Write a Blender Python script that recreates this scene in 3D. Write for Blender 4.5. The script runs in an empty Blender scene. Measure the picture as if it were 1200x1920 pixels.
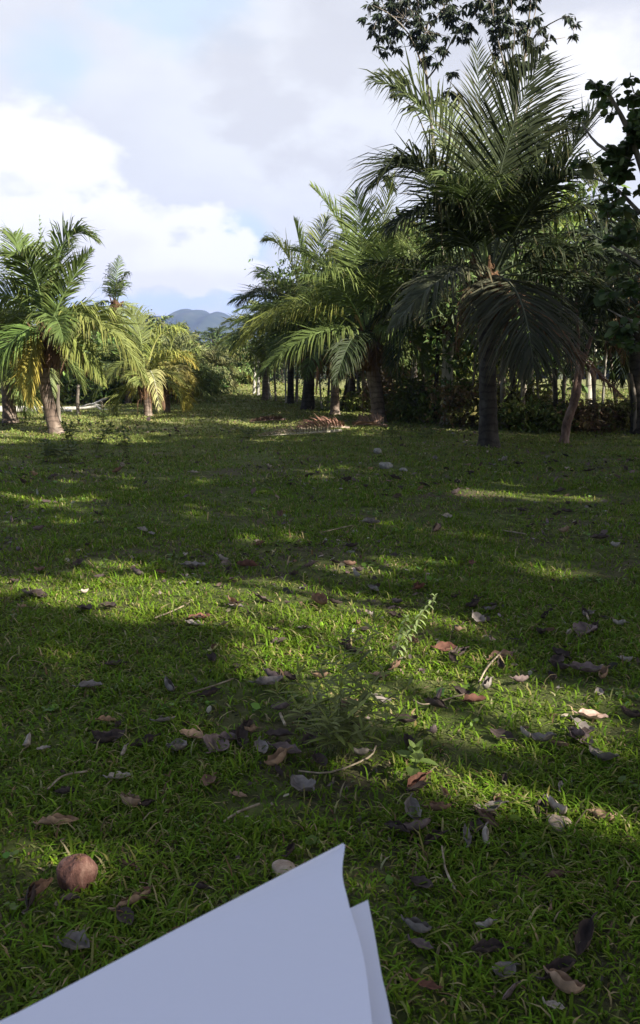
import bpy, math, random
import numpy as np
from mathutils import Vector, Matrix, Quaternion
R = math.radians
rng = np.random.default_rng(11)
random.seed(11)
SC = bpy.context.scene
COL = SC.collection

# ------------------------------------------------------------ camera
FPX = 1598.0; CX, CY = 600.0, 960.0; PITCH = R(9.6); CAMZ = 1.5
cd = bpy.data.cameras.new('camera'); cam = bpy.data.objects.new('camera', cd); COL.objects.link(cam)
cam.location = (0, 0, CAMZ); cam.rotation_euler = (R(90) - PITCH, 0, 0)
cd.sensor_fit = 'VERTICAL'; cd.sensor_height = 24.0
cd.lens = 12.0 / math.tan(math.atan(960 / FPX))
cd.clip_start = 0.02; cd.clip_end = 9000
cd.dof.use_dof = True; cd.dof.focus_distance = 9.0; cd.dof.aperture_fstop = cd.lens / 1.1
SC.camera = cam

# ------------------------------------------------------------ sun, sky, exposure
SUN_EL = R(33); SX, SY = 0.80, -0.60
SDIR = np.array([SX * math.cos(SUN_EL), SY * math.cos(SUN_EL), math.sin(SUN_EL)])
sl = bpy.data.lights.new('sun', 'SUN'); sun = bpy.data.objects.new('sun', sl); COL.objects.link(sun)
sl.energy = 5.0; sl.angle = R(0.55); sl.color = (1.0, 0.93, 0.80)
sun.rotation_euler = Vector(SDIR).to_track_quat('Z', 'Y').to_euler()
SC.view_settings.view_transform = 'Standard'; SC.view_settings.look = 'None'
SC.view_settings.exposure = 1.4; SC.view_settings.gamma = 1.0

FW = np.array([0, math.cos(PITCH), -math.sin(PITCH)]); UP = np.array([0, math.sin(PITCH), math.cos(PITCH)])
CAM = np.array([0, 0, CAMZ])
def ray(px, py): return FW + np.array([1, 0, 0]) * (px - CX) / FPX - UP * (py - CY) / FPX
def at(px, py, Y):
    d = ray(px, py); return CAM + d * (Y / d[1])
def hgt(x, y):
    x = np.asarray(x, float); y = np.asarray(y, float)
    h = .018 * np.sin(x * 1.7 + .6 * y) * np.cos(y * 1.3 - .5 * x) + .012 * np.sin(3.9 * x + 1.1) * np.sin(3.1 * y) + .03 * np.sin(.45 * x + 1) * np.cos(.37 * y)
    h = h + .75 * np.exp(-(((x + 5.5) / 4.5) ** 2 + ((y - 55) / 7) ** 2))
    far = np.clip((np.abs(x) + np.abs(y) - 200) / 300, 0, 1)
    return h * (1 - far)
def gnd(px, py):
    d = ray(px, py); z = 0.0
    for _ in range(6):
        t = (z - CAMZ) / d[2]; p = CAM + d * t; z = float(hgt(p[0], p[1]))
    return np.array([p[0], p[1], z])
def topx(P):
    P = np.asarray(P, float) - CAM
    dep = P @ FW
    return CX + FPX * P[..., 0] / dep, CY - FPX * (P @ UP) / dep

def build_world():
    w = bpy.data.worlds.new('World'); SC.world = w; w.use_nodes = True
    nt = w.node_tree; N = nt.nodes; L = nt.links; N.clear()
    def node(t, **k):
        n = N.new(t)
        for a, b in k.items(): setattr(n, a, b)
        return n
    def M(op, a, b=None, c=None, clamp=False):
        n = node('ShaderNodeMath', operation=op, use_clamp=clamp)
        for i, v in enumerate((a, b, c)):
            if v is None: continue
            if hasattr(v, 'links'): L.new(v, n.inputs[i])
            else: n.inputs[i].default_value = v
        return n.outputs[0]
    def mix(f, a, b):
        n = node('ShaderNodeMix', data_type='RGBA'); n.clamp_factor = True
        for i, v in ((0, f), (6, a), (7, b)):
            if hasattr(v, 'links'): L.new(v, n.inputs[i])
            else: n.inputs[i].default_value = v if i == 0 else (*v, 1)
        return n.outputs[2]
    sky = node('ShaderNodeTexSky', sky_type='NISHITA'); sky.sun_disc = False
    sky.sun_elevation = SUN_EL; sky.sun_rotation = math.atan2(SX, SY); sky.air_density = 1.0; sky.dust_density = 1.5
    tc = node('ShaderNodeTexCoord'); sp = node('ShaderNodeSeparateXYZ'); L.new(tc.outputs['Generated'], sp.inputs[0])
    x, y, z = sp.outputs
    az = M('ARCTAN2', x, y); el = M('ARCSINE', z)
    mp = node('ShaderNodeMapping'); L.new(tc.outputs['Generated'], mp.inputs[0]); mp.inputs['Scale'].default_value = (1, 1, 1.8)
    def noise(scale, det, off=0.0, rough=.55):
        m2 = node('ShaderNodeMapping'); L.new(mp.outputs[0], m2.inputs[0]); m2.inputs['Location'].default_value = (off, off * .7, off * .3)
        n = node('ShaderNodeTexNoise'); L.new(m2.outputs[0], n.inputs['Vector'])
        n.inputs['Scale'].default_value = scale; n.inputs['Detail'].default_value = det; n.inputs['Roughness'].default_value = rough
        return n.outputs[0]
    n1 = noise(3.2, 6, 0, .5); n2 = M('ADD', M('MULTIPLY', noise(8, 5, 3.1, .5), .6), M('MULTIPLY', noise(24, 6, 5.3, .5), .4)); n3 = noise(2.0, 3, 7.7)
    S = 8.6
    def C(r, g, b): return (r * S, g * S, b * S)
    def ss(v, a, b):
        n = node('ShaderNodeMapRange', interpolation_type='SMOOTHSTEP'); L.new(v, n.inputs[0])
        n.inputs[1].default_value = a; n.inputs[2].default_value = b; return n.outputs[0]
    def blob(px, py, rx, ry, k=.9, soft=.25, nz=None):
        d = ray(px, py); d = d / np.linalg.norm(d); a0 = math.atan2(d[0], d[1]); e0 = math.asin(d[2])
        u = M('MULTIPLY', M('SUBTRACT', az, a0), FPX / rx); v = M('MULTIPLY', M('SUBTRACT', el, e0), FPX / ry)
        r = M('SQRT', M('ADD', M('MULTIPLY', u, u), M('MULTIPLY', v, v)))
        r = M('ADD', r, M('MULTIPLY', M('SUBTRACT', nz or n2, .5), k * 3.4))
        return ss(r, 1 + soft, 1 - soft)
    def union(bs):
        o = bs[0]
        for b in bs[1:]: o = M('MAXIMUM', o, b)
        return o
    veil = mix(ss(n1, .36, .62), C(.80, .815, .87), C(.92, .935, .97))
    base = mix(.86, sky.outputs[0], veil)
    # blue gaps in front
    bl = union([blob(350, 10, 130, 55, 1.2, .6), blob(455, 455, 50, 45, .8, .4), blob(110, 120, 60, 50, 1, .8), blob(330, 565, 190, 26, 1.2, .6), blob(455, 570, 70, 60, 1.0, .6), blob(90, 555, 90, 30, 1, .6)])
    base = mix(M('MULTIPLY', bl, .75), base, C(.60, .76, .93))
    gr = union([blob(480, 215, 75, 55, 1.6, .6), blob(650, 75, 130, 70, 1.4, .7), blob(620, 310, 130, 45, 1.5, .6), blob(440, 100, 60, 60, 1.2, .7), blob(85, 330, 45, 40, 1, .5), blob(900, 60, 200, 70, 1.4, .7), blob(330, 510, 160, 20, 1.4, .7)])
    base = mix(M('MULTIPLY', gr, .6), base, C(.63, .645, .70))
    cu = union([blob(50, 290, 140, 70, 1.0, .3), blob(245, 445, 150, 85, 1.1, .2), blob(345, 490, 125, 60, 1.1, .16), blob(100, 440, 110, 80, 1.0, .2), blob(440, 528, 60, 22, 1.0, .2), blob(1060, 200, 130, 110, 1.0, .5), blob(1050, 500, 200, 80, 1.0, .5)])
    base = mix(M('MULTIPLY', cu, .9), base, C(1.02, 1.02, 1.04))
    sh = union([blob(190, 470, 90, 40, 1.5, .7), blob(300, 530, 170, 22, 1.2, .6)])
    base = mix(M('MULTIPLY', sh, .45), base, C(.76, .75, .84))
    # the cloud bank stands in the north; overhead and to the south the sky is open blue with thin cloud
    opn = ss(M('ADD', y, M('MULTIPLY', M('SUBTRACT', n3, .5), .8)), .40, .05)
    base = mix(M('MULTIPLY', opn, .95), base, sky.outputs[0])
    base = mix(ss(el, -.01, -.06), base, C(.10, .12, .08))
    bg = node('ShaderNodeBackground'); L.new(base, bg.inputs[0]); bg.inputs[1].default_value = 0.05
    out = node('ShaderNodeOutputWorld'); L.new(bg.outputs[0], out.inputs[0])
build_world()

# ------------------------------------------------------------ materials
def mat_new(name):
    m = bpy.data.materials.new(name); m.use_nodes = True
    nt = m.node_tree; b = nt.nodes['Principled BSDF']; return m, nt, b
def leafmat(name, transl=.25, rough=.5, spec=.4, nscale=0):
    """colour comes from the leaf's own tint attribute"""
    m, nt, b = mat_new(name); L = nt.links
    a = nt.nodes.new('ShaderNodeAttribute'); a.attribute_name = 'tint'
    col = a.outputs['Color']
    if nscale:
        tc = nt.nodes.new('ShaderNodeTexCoord')
        n = nt.nodes.new('ShaderNodeTexNoise'); n.inputs['Scale'].default_value = nscale; n.inputs['Detail'].default_value = 5
        L.new(tc.outputs['Object'], n.inputs['Vector'])
        mr = nt.nodes.new('ShaderNodeMapRange'); mr.inputs[1].default_value = .3; mr.inputs[2].default_value = .7
        mr.inputs[3].default_value = .55; mr.inputs[4].default_value = 1.35; L.new(n.outputs[0], mr.inputs[0])
        vm = nt.nodes.new('ShaderNodeVectorMath'); vm.operation = 'SCALE'; L.new(col, vm.inputs[0]); L.new(mr.outputs[0], vm.inputs['Scale'])
        col = vm.outputs[0]
    L.new(col, b.inputs['Base Color']); b.inputs['Roughness'].default_value = rough
    b.inputs['Specular IOR Level'].default_value = spec
    if transl > 0:
        t = nt.nodes.new('ShaderNodeBsdfTranslucent'); L.new(col, t.inputs[0])
        mx = nt.nodes.new('ShaderNodeMixShader'); mx.inputs[0].default_value = transl
        L.new(b.outputs[0], mx.inputs[1]); L.new(t.outputs[0], mx.inputs[2])
        L.new(mx.outputs[0], nt.nodes['Material Output'].inputs[0])
    return m
def noisemat(name, cols, scale=5, rough=.9, bump=.3, stretch=(1, 1, 1), detail=6, spec=.25, bscale=None):
    m, nt, b = mat_new(name); L = nt.links
    tc = nt.nodes.new('ShaderNodeTexCoord'); mp = nt.nodes.new('ShaderNodeMapping'); L.new(tc.outputs['Object'], mp.inputs[0]); mp.inputs['Scale'].default_value = stretch
    n = nt.nodes.new('ShaderNodeTexNoise'); L.new(mp.outputs[0], n.inputs['Vector']); n.inputs['Scale'].default_value = scale; n.inputs['Detail'].default_value = detail; n.inputs['Roughness'].default_value = .65
    cr = nt.nodes.new('ShaderNodeValToRGB'); L.new(n.outputs[0], cr.inputs[0])
    e = cr.color_ramp.elements
    while len(e) < len(cols): e.new(.5)
    for i, c in enumerate(cols):
        e[i].position = .3 + .4 * i / (len(cols) - 1); e[i].color = (*c, 1)
    L.new(cr.outputs[0], b.inputs['Base Color']); b.inputs['Roughness'].default_value = rough; b.inputs['Specular IOR Level'].default_value = spec
    bp = nt.nodes.new('ShaderNodeBump'); bp.inputs['Strength'].default_value = bump; bp.inputs['Distance'].default_value = .02
    n2 = nt.nodes.new('ShaderNodeTexNoise'); L.new(mp.outputs[0], n2.inputs['Vector']); n2.inputs['Scale'].default_value = bscale or scale * 2.5; n2.inputs['Detail'].default_value = 5
    L.new(n2.outputs[0], bp.inputs['Height']); L.new(bp.outputs[0], b.inputs['Normal'])
    return m
M_FROND = leafmat('palm_leaf', .28, .6, .22)
M_LEAF = leafmat('broad_leaf', .3, .55, .3)
M_GRASS = leafmat('grass_blade', .32, .75, .12)
M_DRY = leafmat('dry_leaf', .12, .8, .2, 28)
def trunkmat(name, cols, ring=1.0, rs=13):
    """palm bark: ring scars up the trunk plus lichen blotches"""
    m = noisemat(name, cols, 5, .9, .5, (1, 1, .45), 7); nt = m.node_tree; L = nt.links
    b = nt.nodes['Principled BSDF']; src = b.inputs['Base Color'].links[0].from_socket
    tc = nt.nodes.new('ShaderNodeTexCoord'); w = nt.nodes.new('ShaderNodeTexWave'); w.bands_direction = 'Z'; w.inputs['Scale'].default_value = rs / 6.28
    w.inputs['Distortion'].default_value = 6; w.inputs['Detail'].default_value = 3; w.inputs['Detail Scale'].default_value = 2
    L.new(tc.outputs['Object'], w.inputs['Vector'])
    mr = nt.nodes.new('ShaderNodeMapRange'); mr.inputs[1].default_value = 0; mr.inputs[2].default_value = .35; mr.inputs[3].default_value = 1 - .4 * ring; mr.inputs[4].default_value = 1
    L.new(w.outputs['Fac'], mr.inputs[0])
    vm = nt.nodes.new('ShaderNodeVectorMath'); vm.operation = 'SCALE'; L.new(src, vm.inputs[0]); L.new(mr.outputs[0], vm.inputs['Scale'])
    L.new(vm.outputs[0], b.inputs['Base Color']); return m
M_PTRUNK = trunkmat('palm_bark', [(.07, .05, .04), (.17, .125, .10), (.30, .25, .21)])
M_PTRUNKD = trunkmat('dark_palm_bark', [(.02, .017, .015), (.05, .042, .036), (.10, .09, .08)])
M_FIBRE = noisemat('palm_fibre', [(.025, .015, .010), (.10, .055, .03), (.22, .14, .08)], 14, .95, .8, (2, 2, .35))
M_BARK = noisemat('tree_bark', [(.06, .05, .04), (.16, .135, .11), (.33, .30, .26)], 6, .9, .6, (1, 1, .3))
M_PALE = noisemat('pale_bark', [(.16, .14, .12), (.38, .35, .30), (.62, .60, .55)], 7, .85, .5, (1, 1, .4))
M_LOG = noisemat('bleached_wood', [(.22, .20, .18), (.42, .40, .36), (.60, .58, .54)], 5, .8, .4, (1, 1, 1))
M_STEM = noisemat('green_stem', [(.05, .06, .02), (.10, .12, .04), (.16, .15, .07)], 30, .6, .1)
M_STONE = noisemat('pale_stone', [(.14, .125, .11), (.28, .26, .23), (.42, .40, .36)], 18, .9, .5)
M_HUSK = noisemat('coconut_husk', [(.05, .025, .02), (.15, .07, .055), (.30, .18, .14)], 22, .8, 1.0, (1, 1, .35), 7, .3, 60)
M_PHUSK = noisemat('bleached_husk', [(.20, .14, .10), (.36, .28, .22), (.50, .42, .34)], 18, .85, .5, (1, 1, .4))
M_WIRE = noisemat('rusty_wire', [(.05, .03, .02), (.10, .06, .05), (.14, .11, .10)], 20, .7, .1)
M_TWIG = noisemat('dry_twig', [(.12, .09, .06), (.25, .20, .14), (.42, .36, .27)], 25, .85, .3)

# ------------------------------------------------------------ mesh builder
class MB:
    def __init__(s): s.V = []; s.Q = []; s.T = []; s.C = []; s.n = 0
    def add(s, v, q=None, t=None, c=(.1, .1, .1)):
        v = np.asarray(v, float).reshape(-1, 3)
        if q is not None and len(q): s.Q.append(np.asarray(q, int).reshape(-1, 4) + s.n)
        if t is not None and len(t): s.T.append(np.asarray(t, int).reshape(-1, 3) + s.n)
        c = np.asarray(c, float)
        s.C.append(np.broadcast_to(c, v.shape).copy()); s.V.append(v); s.n += len(v)
    def mesh(s, name, m, smooth=False, tint=True):
        me = bpy.data.meshes.new(name)
        V = np.concatenate(s.V); Q = np.concatenate(s.Q) if s.Q else np.zeros((0, 4), int); T = np.concatenate(s.T) if s.T else np.zeros((0, 3), int)
        me.vertices.add(len(V)); me.vertices.foreach_set('co', V.astype(np.float32).ravel())
        li = np.concatenate([Q.ravel(), T.ravel()]).astype(np.int32)
        me.loops.add(len(li)); me.loops.foreach_set('vertex_index', li)
        st = np.concatenate([np.arange(len(Q)) * 4, len(Q) * 4 + np.arange(len(T)) * 3]).astype(np.int32)
        me.polygons.add(len(st)); me.polygons.foreach_set('loop_start', st)
        me.polygons.foreach_set('use_smooth', np.full(len(st), smooth, dtype=bool))
        me.update(calc_edges=True)
        if tint:
            a = me.attributes.new('tint', 'FLOAT_COLOR', 'POINT')
            cc = np.ones((len(V), 4), np.float32); cc[:, :3] = np.concatenate(s.C); a.data.foreach_set('color', cc.ravel())
        me.materials.append(m); return me
    def build(s, name, m, parent=None, smooth=False, tint=True):
        if not s.V: return None
        o = bpy.data.objects.new(name, s.mesh(name, m, smooth, tint)); COL.objects.link(o)
        if parent is not None: o.parent = parent
        return o
def tag(o, label, cat, group=None):
    o['label'] = label; o['category'] = cat
    if group: o['group'] = group
    return o
def thing(name, loc, label, cat, group=None):
    o = bpy.data.objects.new(name, None); COL.objects.link(o); o.location = [float(v) for v in loc]; o.empty_display_size = .2
    return tag(o, label, cat, group)
def dup(root, loc, rz=0, sc=1, label=None, group=None):
    r = root.copy(); COL.objects.link(r); r.location = [float(v) for v in loc]; r.rotation_euler = (0, 0, rz); r.scale = (sc, sc, sc)
    if label: r['label'] = label
    if group: r['group'] = group
    for ch in list(root.children):
        c = ch.copy(); COL.objects.link(c); c.parent = r
    return r
def norm(a): return a / np.maximum(np.linalg.norm(a, axis=-1, keepdims=True), 1e-9)
def smooth_path(P, n):
    P = np.asarray(P, float)
    if len(P) == 2: return P[0] + (P[1] - P[0]) * np.linspace(0, 1, n)[:, None]
    k = len(P); E = np.vstack([2 * P[0] - P[1], P, 2 * P[-1] - P[-2]]); out = []
    for u in np.linspace(0, k - 1, n):
        i = min(int(u), k - 2); t = u - i; a, b, c, d = E[i:i + 4]
        out.append(.5 * ((2 * b) + (c - a) * t + (2 * a - 5 * b + 4 * c - d) * t * t + (3 * b - a - 3 * c + d) * t ** 3))
    return np.array(out)
def tube(mb, P, r, seg=6, col=(.1, .1, .1), cap=True, lump=0):
    P = np.asarray(P, float); n = len(P); r = np.broadcast_to(np.asarray(r, float), (n,))
    T = norm(np.gradient(P, axis=0)); ref = np.array([0, 0, 1.]) if abs(T[0][2]) < .9 else np.array([1., 0, 0])
    A = norm(np.cross(T, ref)); B = np.cross(T, A)
    a = np.arange(seg) / seg * 2 * math.pi
    rr = r[:, None] * (1 + lump * rng.normal(size=(n, seg)))
    V = P[:, None] + rr[..., None] * (np.cos(a)[None, :, None] * A[:, None] + np.sin(a)[None, :, None] * B[:, None])
    i = np.arange(n - 1)[:, None] * seg; j = np.arange(seg)[None]; j2 = (j + 1) % seg
    q = np.stack([i + j, i + j2, i + seg + j2, i + seg + j], -1).reshape(-1, 4)
    V = V.reshape(-1, 3)
    if cap:
        V = np.vstack([V, P[-1] + T[-1] * r[-1] * .3]); e = (n - 1) * seg
        t = np.stack([e + np.arange(seg), e + (np.arange(seg) + 1) % seg, np.full(seg, n * seg)], -1)
        mb.add(V, q, t, col)
    else: mb.add(V, q, None, col)
def leaves(mb, P, size, col, var=.3, droop=.5, aspect=.42, D=None, fold=.12, cvar=.25):
    """many folded leaf blades, one at each point"""
    n = len(P); P = np.asarray(P, float)
    if n == 0: return
    if D is None: D = rng.normal(size=(n, 3))
    D = np.asarray(D, float) + np.array([0, 0, -droop]) + rng.normal(size=(n, 3)) * .25; D = norm(D)
    W = norm(np.cross(D, rng.normal(size=(n, 3)) * .6 + np.array([0, 0, 1.]))); Nn = np.cross(W, D)
    s = (size * np.exp(rng.normal(size=n) * var))[:, None]
    if aspect > .55:
        k = np.arange(n)[:, None] * 6; f = Nn * s * fold * .5
        V = np.stack([P, P + D * s * .3 + W * s * aspect * .5 - f, P + D * s * .72 + W * s * aspect * .42 - f * 2, P + D * s - f * 3, P + D * s * .72 - W * s * aspect * .42 - f * 2, P + D * s * .3 - W * s * aspect * .5 - f], 1).reshape(-1, 3)
        C = np.asarray(col, float) * np.exp(rng.normal(size=(n, 1)) * cvar) * (1 + rng.normal(size=(n, 3)) * .08)
        mb.add(V, k + [5, 1, 2, 4], np.concatenate([k + [0, 1, 5], k + [2, 3, 4]]), np.repeat(np.clip(C, .005, .8), 6, axis=0)); return
    a = P; m1 = P + D * s * .42 + W * s * aspect * .5 - Nn * s * fold; m2 = P + D * s * .42 - W * s * aspect * .5 - Nn * s * fold
    c0 = P + D * s * .5; tip = P + D * s - Nn * s * fold * 1.2
    V = np.stack([a, m1, tip, m2, c0], 1).reshape(-1, 3)
    k = np.arange(n)[:, None] * 5
    T = np.concatenate([k + [0, 1, 4], k + [1, 2, 4], k + [2, 3, 4], k + [3, 0, 4]])
    C = np.asarray(col, float) * np.exp(rng.normal(size=(n, 1)) * cvar) * (1 + rng.normal(size=(n, 3)) * .08)
    mb.add(V, None, T, np.repeat(np.clip(C, .005, .8), 5, axis=0))

# ------------------------------------------------------------ palms
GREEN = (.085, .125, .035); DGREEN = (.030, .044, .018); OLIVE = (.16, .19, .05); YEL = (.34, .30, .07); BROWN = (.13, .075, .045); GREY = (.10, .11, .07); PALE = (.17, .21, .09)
def bez(P0, P1, P2, n):
    t = np.linspace(0, 1, n)[:, None]; return (1 - t) ** 2 * P0 + 2 * t * (1 - t) * P1 + t * t * P2
def frond(mb, P0, P1, P2, side=None, ll=.85, n=92, w=.040, droop=1.0, col=GREEN, rcol=None, v=.25, rw=.030, start=.16, ragged=.03):
    P0, P1, P2 = (np.asarray(p, float) for p in (P0, P1, P2))
    pts = bez(P0, P1, P2, 22)
    rcol = rcol or tuple(min(.45, c * 1.9 + .03) for c in col)
    tube(mb, pts, np.linspace(1, .12, 22) ** 1.1 * rw, 5, rcol)
    T = norm(np.gradient(pts, axis=0))
    if side is None:
        h = P2 - P0; h[2] = 0
        if np.linalg.norm(h) < .4: h = np.array([.2, -1., 0])
        h = h / np.linalg.norm(h); side = np.array([h[1], -h[0], 0])
        side = side + rng.normal(size=3) * .18
    side = np.asarray(side, float)
    L = np.linalg.norm(np.diff(pts, axis=0), axis=1).sum()
    ts = start + (1 - start) * (np.arange(n) + .5) / n
    for sgn in (-1, 1):
        t = np.clip(ts + rng.normal(size=n) * .004, 0, .999); f = t * 21; i = f.astype(int); fr = (f - i)[:, None]
        p = pts[i] * (1 - fr) + pts[np.minimum(i + 1, 21)] * fr
        tt = norm(T[i] * (1 - fr) + T[np.minimum(i + 1, 21)] * fr)
        s0 = norm(side - tt * (tt @ side)[:, None]); nn = np.cross(s0, tt); nn = np.where(nn[:, 2:3] < 0, -nn, nn) if abs((P2 - P0)[2]) < .9 * L else nn
        u = (t - start) / (1 - start)
        le = 1.38 * ll * np.clip(np.sin(np.pi * np.clip(u * .80 + .16, 0, 1)) ** .7, .12, 1) * (1 - .35 * u) * (1 + rng.normal(size=n) * .10)
        ph = np.radians(62 - 36 * u + rng.normal(size=n) * 4)[:, None]
        d = s0 * sgn * np.sin(ph) + tt * np.cos(ph) + nn * (v + rng.normal(size=(n, 1)) * .09); d = norm(d)
        dr = droop * (.75 + .6 * u[:, None]) * (1 + rng.normal(size=(n, 1)) * .28) * (rng.random((n, 1)) < .97) + (rng.random((n, 1)) < ragged) * 1.8
        g = np.array([0, 0, -1.]); q = p.copy(); rows = []
        wd = norm(tt - d * (tt * d).sum(1, keepdims=True) + nn * rng.normal(size=(n, 1)) * .35)
        prof = (.55, 1.0, .8); ks = (.05, .55, 1.5)
        wj = (w * (1 + rng.normal(size=n) * .15) * (1 - .35 * u))[:, None] * .5
        for k in range(3):
            rows += [q + wd * wj * prof[k], q - wd * wj * prof[k]]
            dk = norm(d + g * dr * ks[k] * .8); q = q + dk * (le / 3)[:, None]
        rows.append(q)
        V = np.stack(rows, 1).reshape(-1, 3); k = np.arange(n)[:, None] * 7
        Q = np.concatenate([k + [0, 1, 3, 2], k + [2, 3, 5, 4]]); Tt = k + [4, 5, 6]
        c = np.asarray(col, float) * np.exp(rng.normal(size=(n, 1)) * .16)
        C = np.repeat(c, 7, axis=0).reshape(n, 7, 3); brn = (rng.random(n) < .3)[:, None]; C[:, 6] = np.where(brn, C[:, 6] * .5 + np.array([.12, .08, .04]), C[:, 6] * np.array([1.25, 1.08, .9])); C[:, 4:6] *= np.array([1.08, 1.02, .95])
        mb.add(V, Q, Tt, np.clip(C.reshape(-1, 3), .005, .7))
def palm(label, Y, base_px, path_px, r0, r1, specs, group=None, crown=None, nrand=0, rl=3.2, col=GREEN, mat=None, ll=.85, nlf=88, w=.040, sheath=1.0, extra_dead=3, name='coconut_palm', stalks=0, rdroop=.9, fr_min=-25, fr_max=85):
    b = at(base_px[0], base_px[1], Y); b[2] = hgt(b[0], b[1]) - .03
    root = thing(name, b, label, 'palm tree', group)
    P = [b] + [at(x, y, Y) for x, y in path_px]; C = P[-1] if crown is None else at(crown[0], crown[1], Y)
    pts = smooth_path(P, 26) - b; h = np.linspace(0, 1, 26)
    rad = r1 + (r0 - r1) * (1 - h) ** 1.2 + .35 * r0 * np.exp(-h * 14); rad = rad * (1 + .035 * np.sin(np.arange(26) * 2.3))
    mb = MB(); tube(mb, pts, rad, 14, lump=.025); mb.build('trunk', mat or M_PTRUNK, root, True)
    cr = C - b
    # woven fibre and old leaf bases under the crown
    mb = MB(); sh = .75 * sheath
    for k in range(int(26 * sheath) + 6):
        a = rng.random() * 6.28; z0 = -sh * rng.random() - .02; r = r1 * .95
        p0 = cr + [math.cos(a) * r, math.sin(a) * r, z0]
        o = rng.uniform(.10, .32); p1 = p0 + [math.cos(a) * o * .5, math.sin(a) * o * .5, .22]; p2 = p0 + [math.cos(a) * o, math.sin(a) * o, .28 + rng.uniform(-.15, .25)]
        tube(mb, bez(p0, p1, p2, 5), np.array([.05, .055, .045, .03, .018]), 5)
    tube(mb, np.array([cr + [0, 0, -sh], cr + [0, 0, -sh * .4], cr, cr + [0, 0, .25]]), np.array([r1 * 1.0, r1 * 1.35, r1 * 1.25, r1 * .4]), 10, lump=.1)
    for k in range(int(40 * sheath)):
        a = rng.random() * 6.28; r = r1 * 1.2; p0 = cr + [math.cos(a) * r, math.sin(a) * r, rng.uniform(-sh, .1)]
        p2 = p0 + np.array([math.cos(a) * .12, math.sin(a) * .12, -rng.uniform(.2, .6)])
        tube(mb, bez(p0, p0 + [math.cos(a) * .12, math.sin(a) * .12, 0], p2, 5), np.linspace(.014, .004, 5), 3)
    mb.build('fibre_sheath', M_FIBRE, root)
    if stalks:
        mb = MB()
        for k in range(stalks):
            a = rng.random() * 6.28; p0 = cr + [math.cos(a) * .1, math.sin(a) * .1, .05]; e = np.array([math.cos(a) * .45, math.sin(a) * .45, .55 + rng.random() * .3])
            tube(mb, bez(p0, p0 + e * .6 + [0, 0, .15], p0 + e, 6), np.linspace(.022, .006, 6), 4, (.45, .33, .12))
            for j in range(9):
                q = p0 + e * rng.uniform(.5, 1); tube(mb, np.array([q, q + rng.normal(size=3) * .12 + [0, 0, .05]]), np.array([.007, .003]), 3, (.48, .38, .15))
        mb.build('flower_stalk', M_FROND, root)
    def one(P0, P1, P2, kw):
        mb = MB(); frond(mb, P0, P1, P2, **kw); mb.build('frond', M_FROND, root)
    for s in specs:
        kw = dict(col=col, ll=ll, n=nlf, w=w); kw.update(s[2] if len(s) > 2 else {})
        (cx, cy, cdy), (tx, ty, tdy) = s[0], s[1]
        P1 = at(cx, cy, Y + cdy) - b; P2 = at(tx, ty, Y + tdy) - b
        P0 = cr + norm((P1 - cr) * [1, 1, .3]) * r1 * .6
        kw['col'] = tuple(np.array(kw['col']) * rng.uniform(.85, 1.15)); one(P0, P1, P2, kw)
    for k in range(nrand):
        az = k * 2.3999 + rng.uniform(-.2, .2); e = R(fr_max + (fr_min - fr_max) * ((k + .5) / nrand) ** .9 + rng.uniform(-5, 5))
        L_ = rl * rng.uniform(.85, 1.1) * (1.0 if k > 2 else .75)
        dh = np.array([math.cos(az), math.sin(az)]); P1 = cr + np.array([*(dh * math.cos(e)), math.sin(e)]) * L_ * .62
        e2 = e - R(58 + 24 * rng.random()); P2 = P1 + np.array([*(dh * math.cos(e2)), math.sin(e2)]) * L_ * .52
        P0 = cr + np.array([*(dh * r1 * .6), 0]); cc = np.array(col) * rng.uniform(.8, 1.2) * (np.array([1.35, 1.15, .8]) if e < R(5) and rng.random() < .4 else 1)
        one(P0, P1, P2, dict(col=tuple(cc), ll=ll, n=nlf, w=w, droop=rdroop))
    for k in range(extra_dead):
        az = rng.random() * 6.28; dh = np.array([math.cos(az), math.sin(az), 0]); L_ = rl * .55
        mb = MB(); frond(mb, cr + dh * r1 + [0, 0, -.1], cr + dh * .55 + [0, 0, -.1], cr + dh * .6 + [0, 0, -L_], ll=ll * .6, n=34, w=w * .7, droop=2.2, col=BROWN, v=-.2, ragged=.2)
        o = mb.build('dead_frond', M_FROND, root); o['label'] = 'brown dead frond hanging against the trunk'
    return root

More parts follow.
